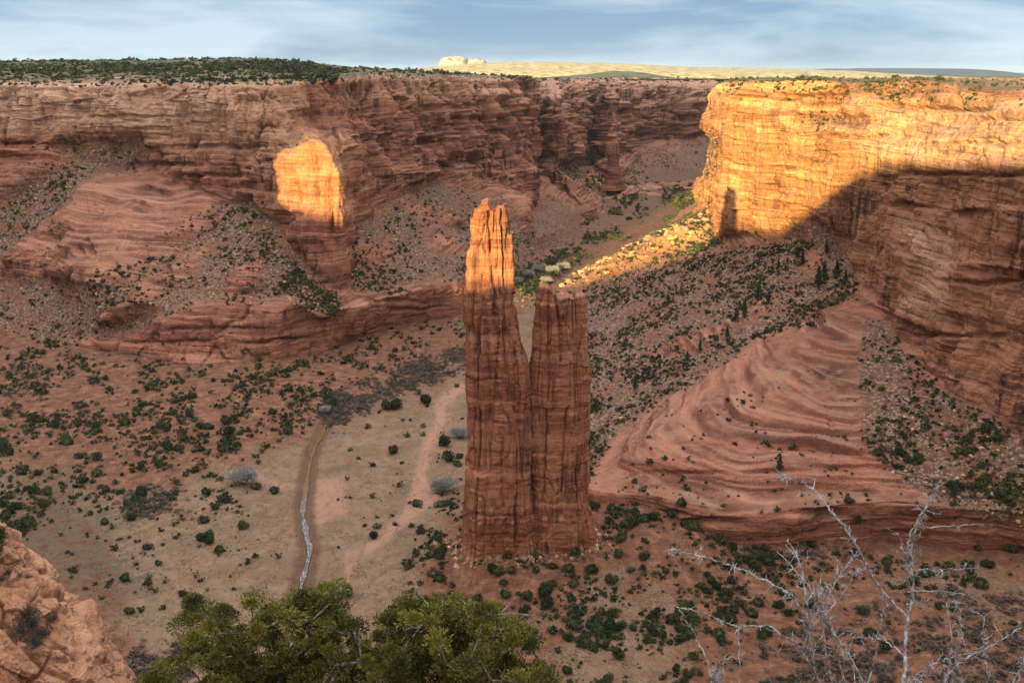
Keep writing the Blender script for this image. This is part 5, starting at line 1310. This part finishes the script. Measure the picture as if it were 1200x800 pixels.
# growth on the rim outcrop
_A = OUTC; _f = grid_faces(*_A.shape[:2])
BO = BVHTree.FromPolygons([tuple(v) for v in _A.reshape(-1, 3).tolist()], [tuple(q) for q in _f.tolist()])
def on_out(u, v):
    a = P(u, v, 10.0); h = BO.ray_cast(Vector((0, 0, CZ)), Vector(a - np.array([0, 0, CZ])).normalized())
    return np.array(h[0]) if h[0] is not None else P(u, v, 36)
def rim_bush(name, mat, uvr, label, cat, twig=False, nn=500, seed=1):
    rr = np.random.default_rng(seed); pts = []; rs = []
    for (u, v, r_) in uvr:
        q = on_out(u, v + r_ * 0.4); pts.append(q); rs.append(r_ * q[1] / F)
    T = [np.concatenate([twig_template(rr, nn, 0.016), tuft_template(rr, nn // 2, 0.06)]) if twig else np.concatenate([tuft_template(rr, nn * 2, 0.065), CV[CF] * (0.5, 0.5, 0.4) + (0, 0, 0.45)]) for _ in range(2)]
    o = link(name, scatter_mesh(name, np.array(pts), np.array(rs), T, mat, rr)); tag(o, label, cat)
rim_bush('dark_bush', M_BRUSH, [(22, 735, 18), (35, 725, 18), (48, 738, 16), (30, 715, 16), (60, 722, 11), (40, 750, 14)], 'dark leafless bush growing in the hollow of the rim outcrop', 'bush', True, 700, 5)
rim_bush('juniper_shrub', M_NEEDLE, [(-4, 640, 18), (0, 625, 14)], 'green juniper shrub on the rim outcrop, cut by the left edge', 'juniper', False, 900, 6)
rim_bush('grey_bush', M_BRUSH, [(10, 668, 9), (22, 672, 8), (34, 674, 6), (3, 676, 8)], 'low grey bush along the upper step of the rim outcrop', 'bush', True, 400, 7)

# ------------------------------------------------------------------ the air
HAZE = True
if HAZE:
    hv = np.array([[x_, y_, z_] for x_ in (-60000, 60000) for y_ in (-9000, 95000) for z_ in (-20, 760)], float)
    hf = np.array([[0, 1, 3, 2], [4, 6, 7, 5], [0, 4, 5, 1], [2, 3, 7, 6], [0, 2, 6, 4], [1, 5, 7, 3]])
    m = bpy.data.materials.new('haze_air'); m.use_nodes = True; nt = m.node_tree; nt.nodes.clear()
    mo = nt.nodes.new('ShaderNodeOutputMaterial'); pv = nt.nodes.new('ShaderNodeVolumePrincipled')
    pv.inputs['Color'].default_value = (0.72, 0.84, 1.0, 1); pv.inputs['Density'].default_value = 0.7e-5; pv.inputs['Anisotropy'].default_value = 0.2
    nt.links.new(pv.outputs[0], mo.inputs['Volume'])
    o = link('haze', npmesh('haze', hv, hf, m, False)); tag(o, kind='stuff')
    o['label'] = 'thin blue evening haze filling the canyon country'; o['category'] = 'haze'

# broken rock skirt round the foot of the spire
aa = rg.random(900) * 2 * pi; rr_ = 1.0 + np.abs(rg.normal(0, 0.28, 900))
bx = 8 + 40 * rr_ * np.cos(aa); by = 585 + 19 * rr_ * np.sin(aa); bpz = np.stack([bx, by, floor_h(bx, by) + 0.2], 1)
temps = [(CV * (1 + 0.28 * rg.normal(size=(len(CV), 1))) * rg.uniform(0.6, 1.2, 3))[CF] for _ in range(6)]
o = link('spire_rubble', scatter_mesh('spire_rubble', bpz, 0.35 * 9 ** (rg.random(900) ** 2.5), temps, M_BOULD, rg, 0.8, 0.0)); tag(o, 'broken sandstone blocks heaped around the foot of the rock spire', 'rubble', kind='stuff')

# small lone pillar far up the side canyon
def pillar(label, prof, Yp):
    prof = np.array([[P(l_, v_, Yp)[0], P(r_, v_, Yp)[0], P(600, v_, Yp)[2]] for v_, l_, r_ in prof][::-1])
    zz_ = np.linspace(prof[0, 2], prof[-1, 2], 90); l_ = np.interp(zz_, prof[:, 2], prof[:, 0]); r_ = np.interp(zz_, prof[:, 2], prof[:, 1])
    th_ = np.linspace(0, 2 * pi, 73); X = (l_ + r_)[None] / 2 + np.cos(th_)[:, None] * (r_ - l_)[None] / 2; Y = Yp + np.sin(th_)[:, None] * (r_ - l_)[None] / 2; Z = np.repeat(zz_[None], 73, 0)
    d = 4 * fbm(X / 22, Y / 22, Z / 60, 3) + 2.0 * np.tanh(4 * vnoise(X / 60, Y / 60, Z / 9)); X = X + np.cos(th_)[:, None] * d; Y = Y + np.sin(th_)[:, None] * d
    A = np.stack([X, Y, Z], -1); top = A[:, -1:].mean(0, keepdims=True).repeat(73, 0); A = np.concatenate([A, top + np.array([0, 0, 3])], 1); q = A.shape[0] * A.shape[1]
    o = link('rock_pillar', npmesh('rock_pillar', A.reshape(-1, 3), grid_faces(*A.shape[:2]), M_ROCK, True, dict(scree=np.zeros(q), tone=np.zeros(q), varn=np.ones(q), strat=A[..., 2].ravel(), peach=np.zeros(q)))); tag(o, label, 'rock pillar')
pillar('small dark red rock pillar standing far up the side canyon', [(151, 714, 719), (160, 712, 722), (180, 711, 725), (200, 710, 727), (215, 706, 731), (222, 702, 735)], 2560)

# brush and blocks catching the last sun on the floor behind the towers
gu = np.concatenate([rg.uniform(600, 632, 46), rg.uniform(536, 552, 26)]); gv = np.concatenate([rg.uniform(330, 362, 46), rg.uniform(366, 386, 26)])
gp_ = floor_pts(np.stack([gu, gv], 1))
o = link('sunlit_brush', scatter_mesh('sunlit_brush', gp_, rg.uniform(1.4, 3.4, len(gp_)), T_J, M_PLUME, rg)); tag(o, 'yellow brush catching the last sun on the floor behind the towers', 'brush', kind='stuff')
o = link('sunlit_rubble', scatter_mesh('sunlit_rubble', gp_ + rg.normal(0, 3, gp_.shape) * (1, 1, 0), rg.uniform(0.8, 3.0, len(gp_)), temps, M_RIDGE_SUN, rg, 0.8, 0.0)); tag(o, 'pale blocks catching the last sun on the floor behind the towers', 'rubble', kind='stuff')
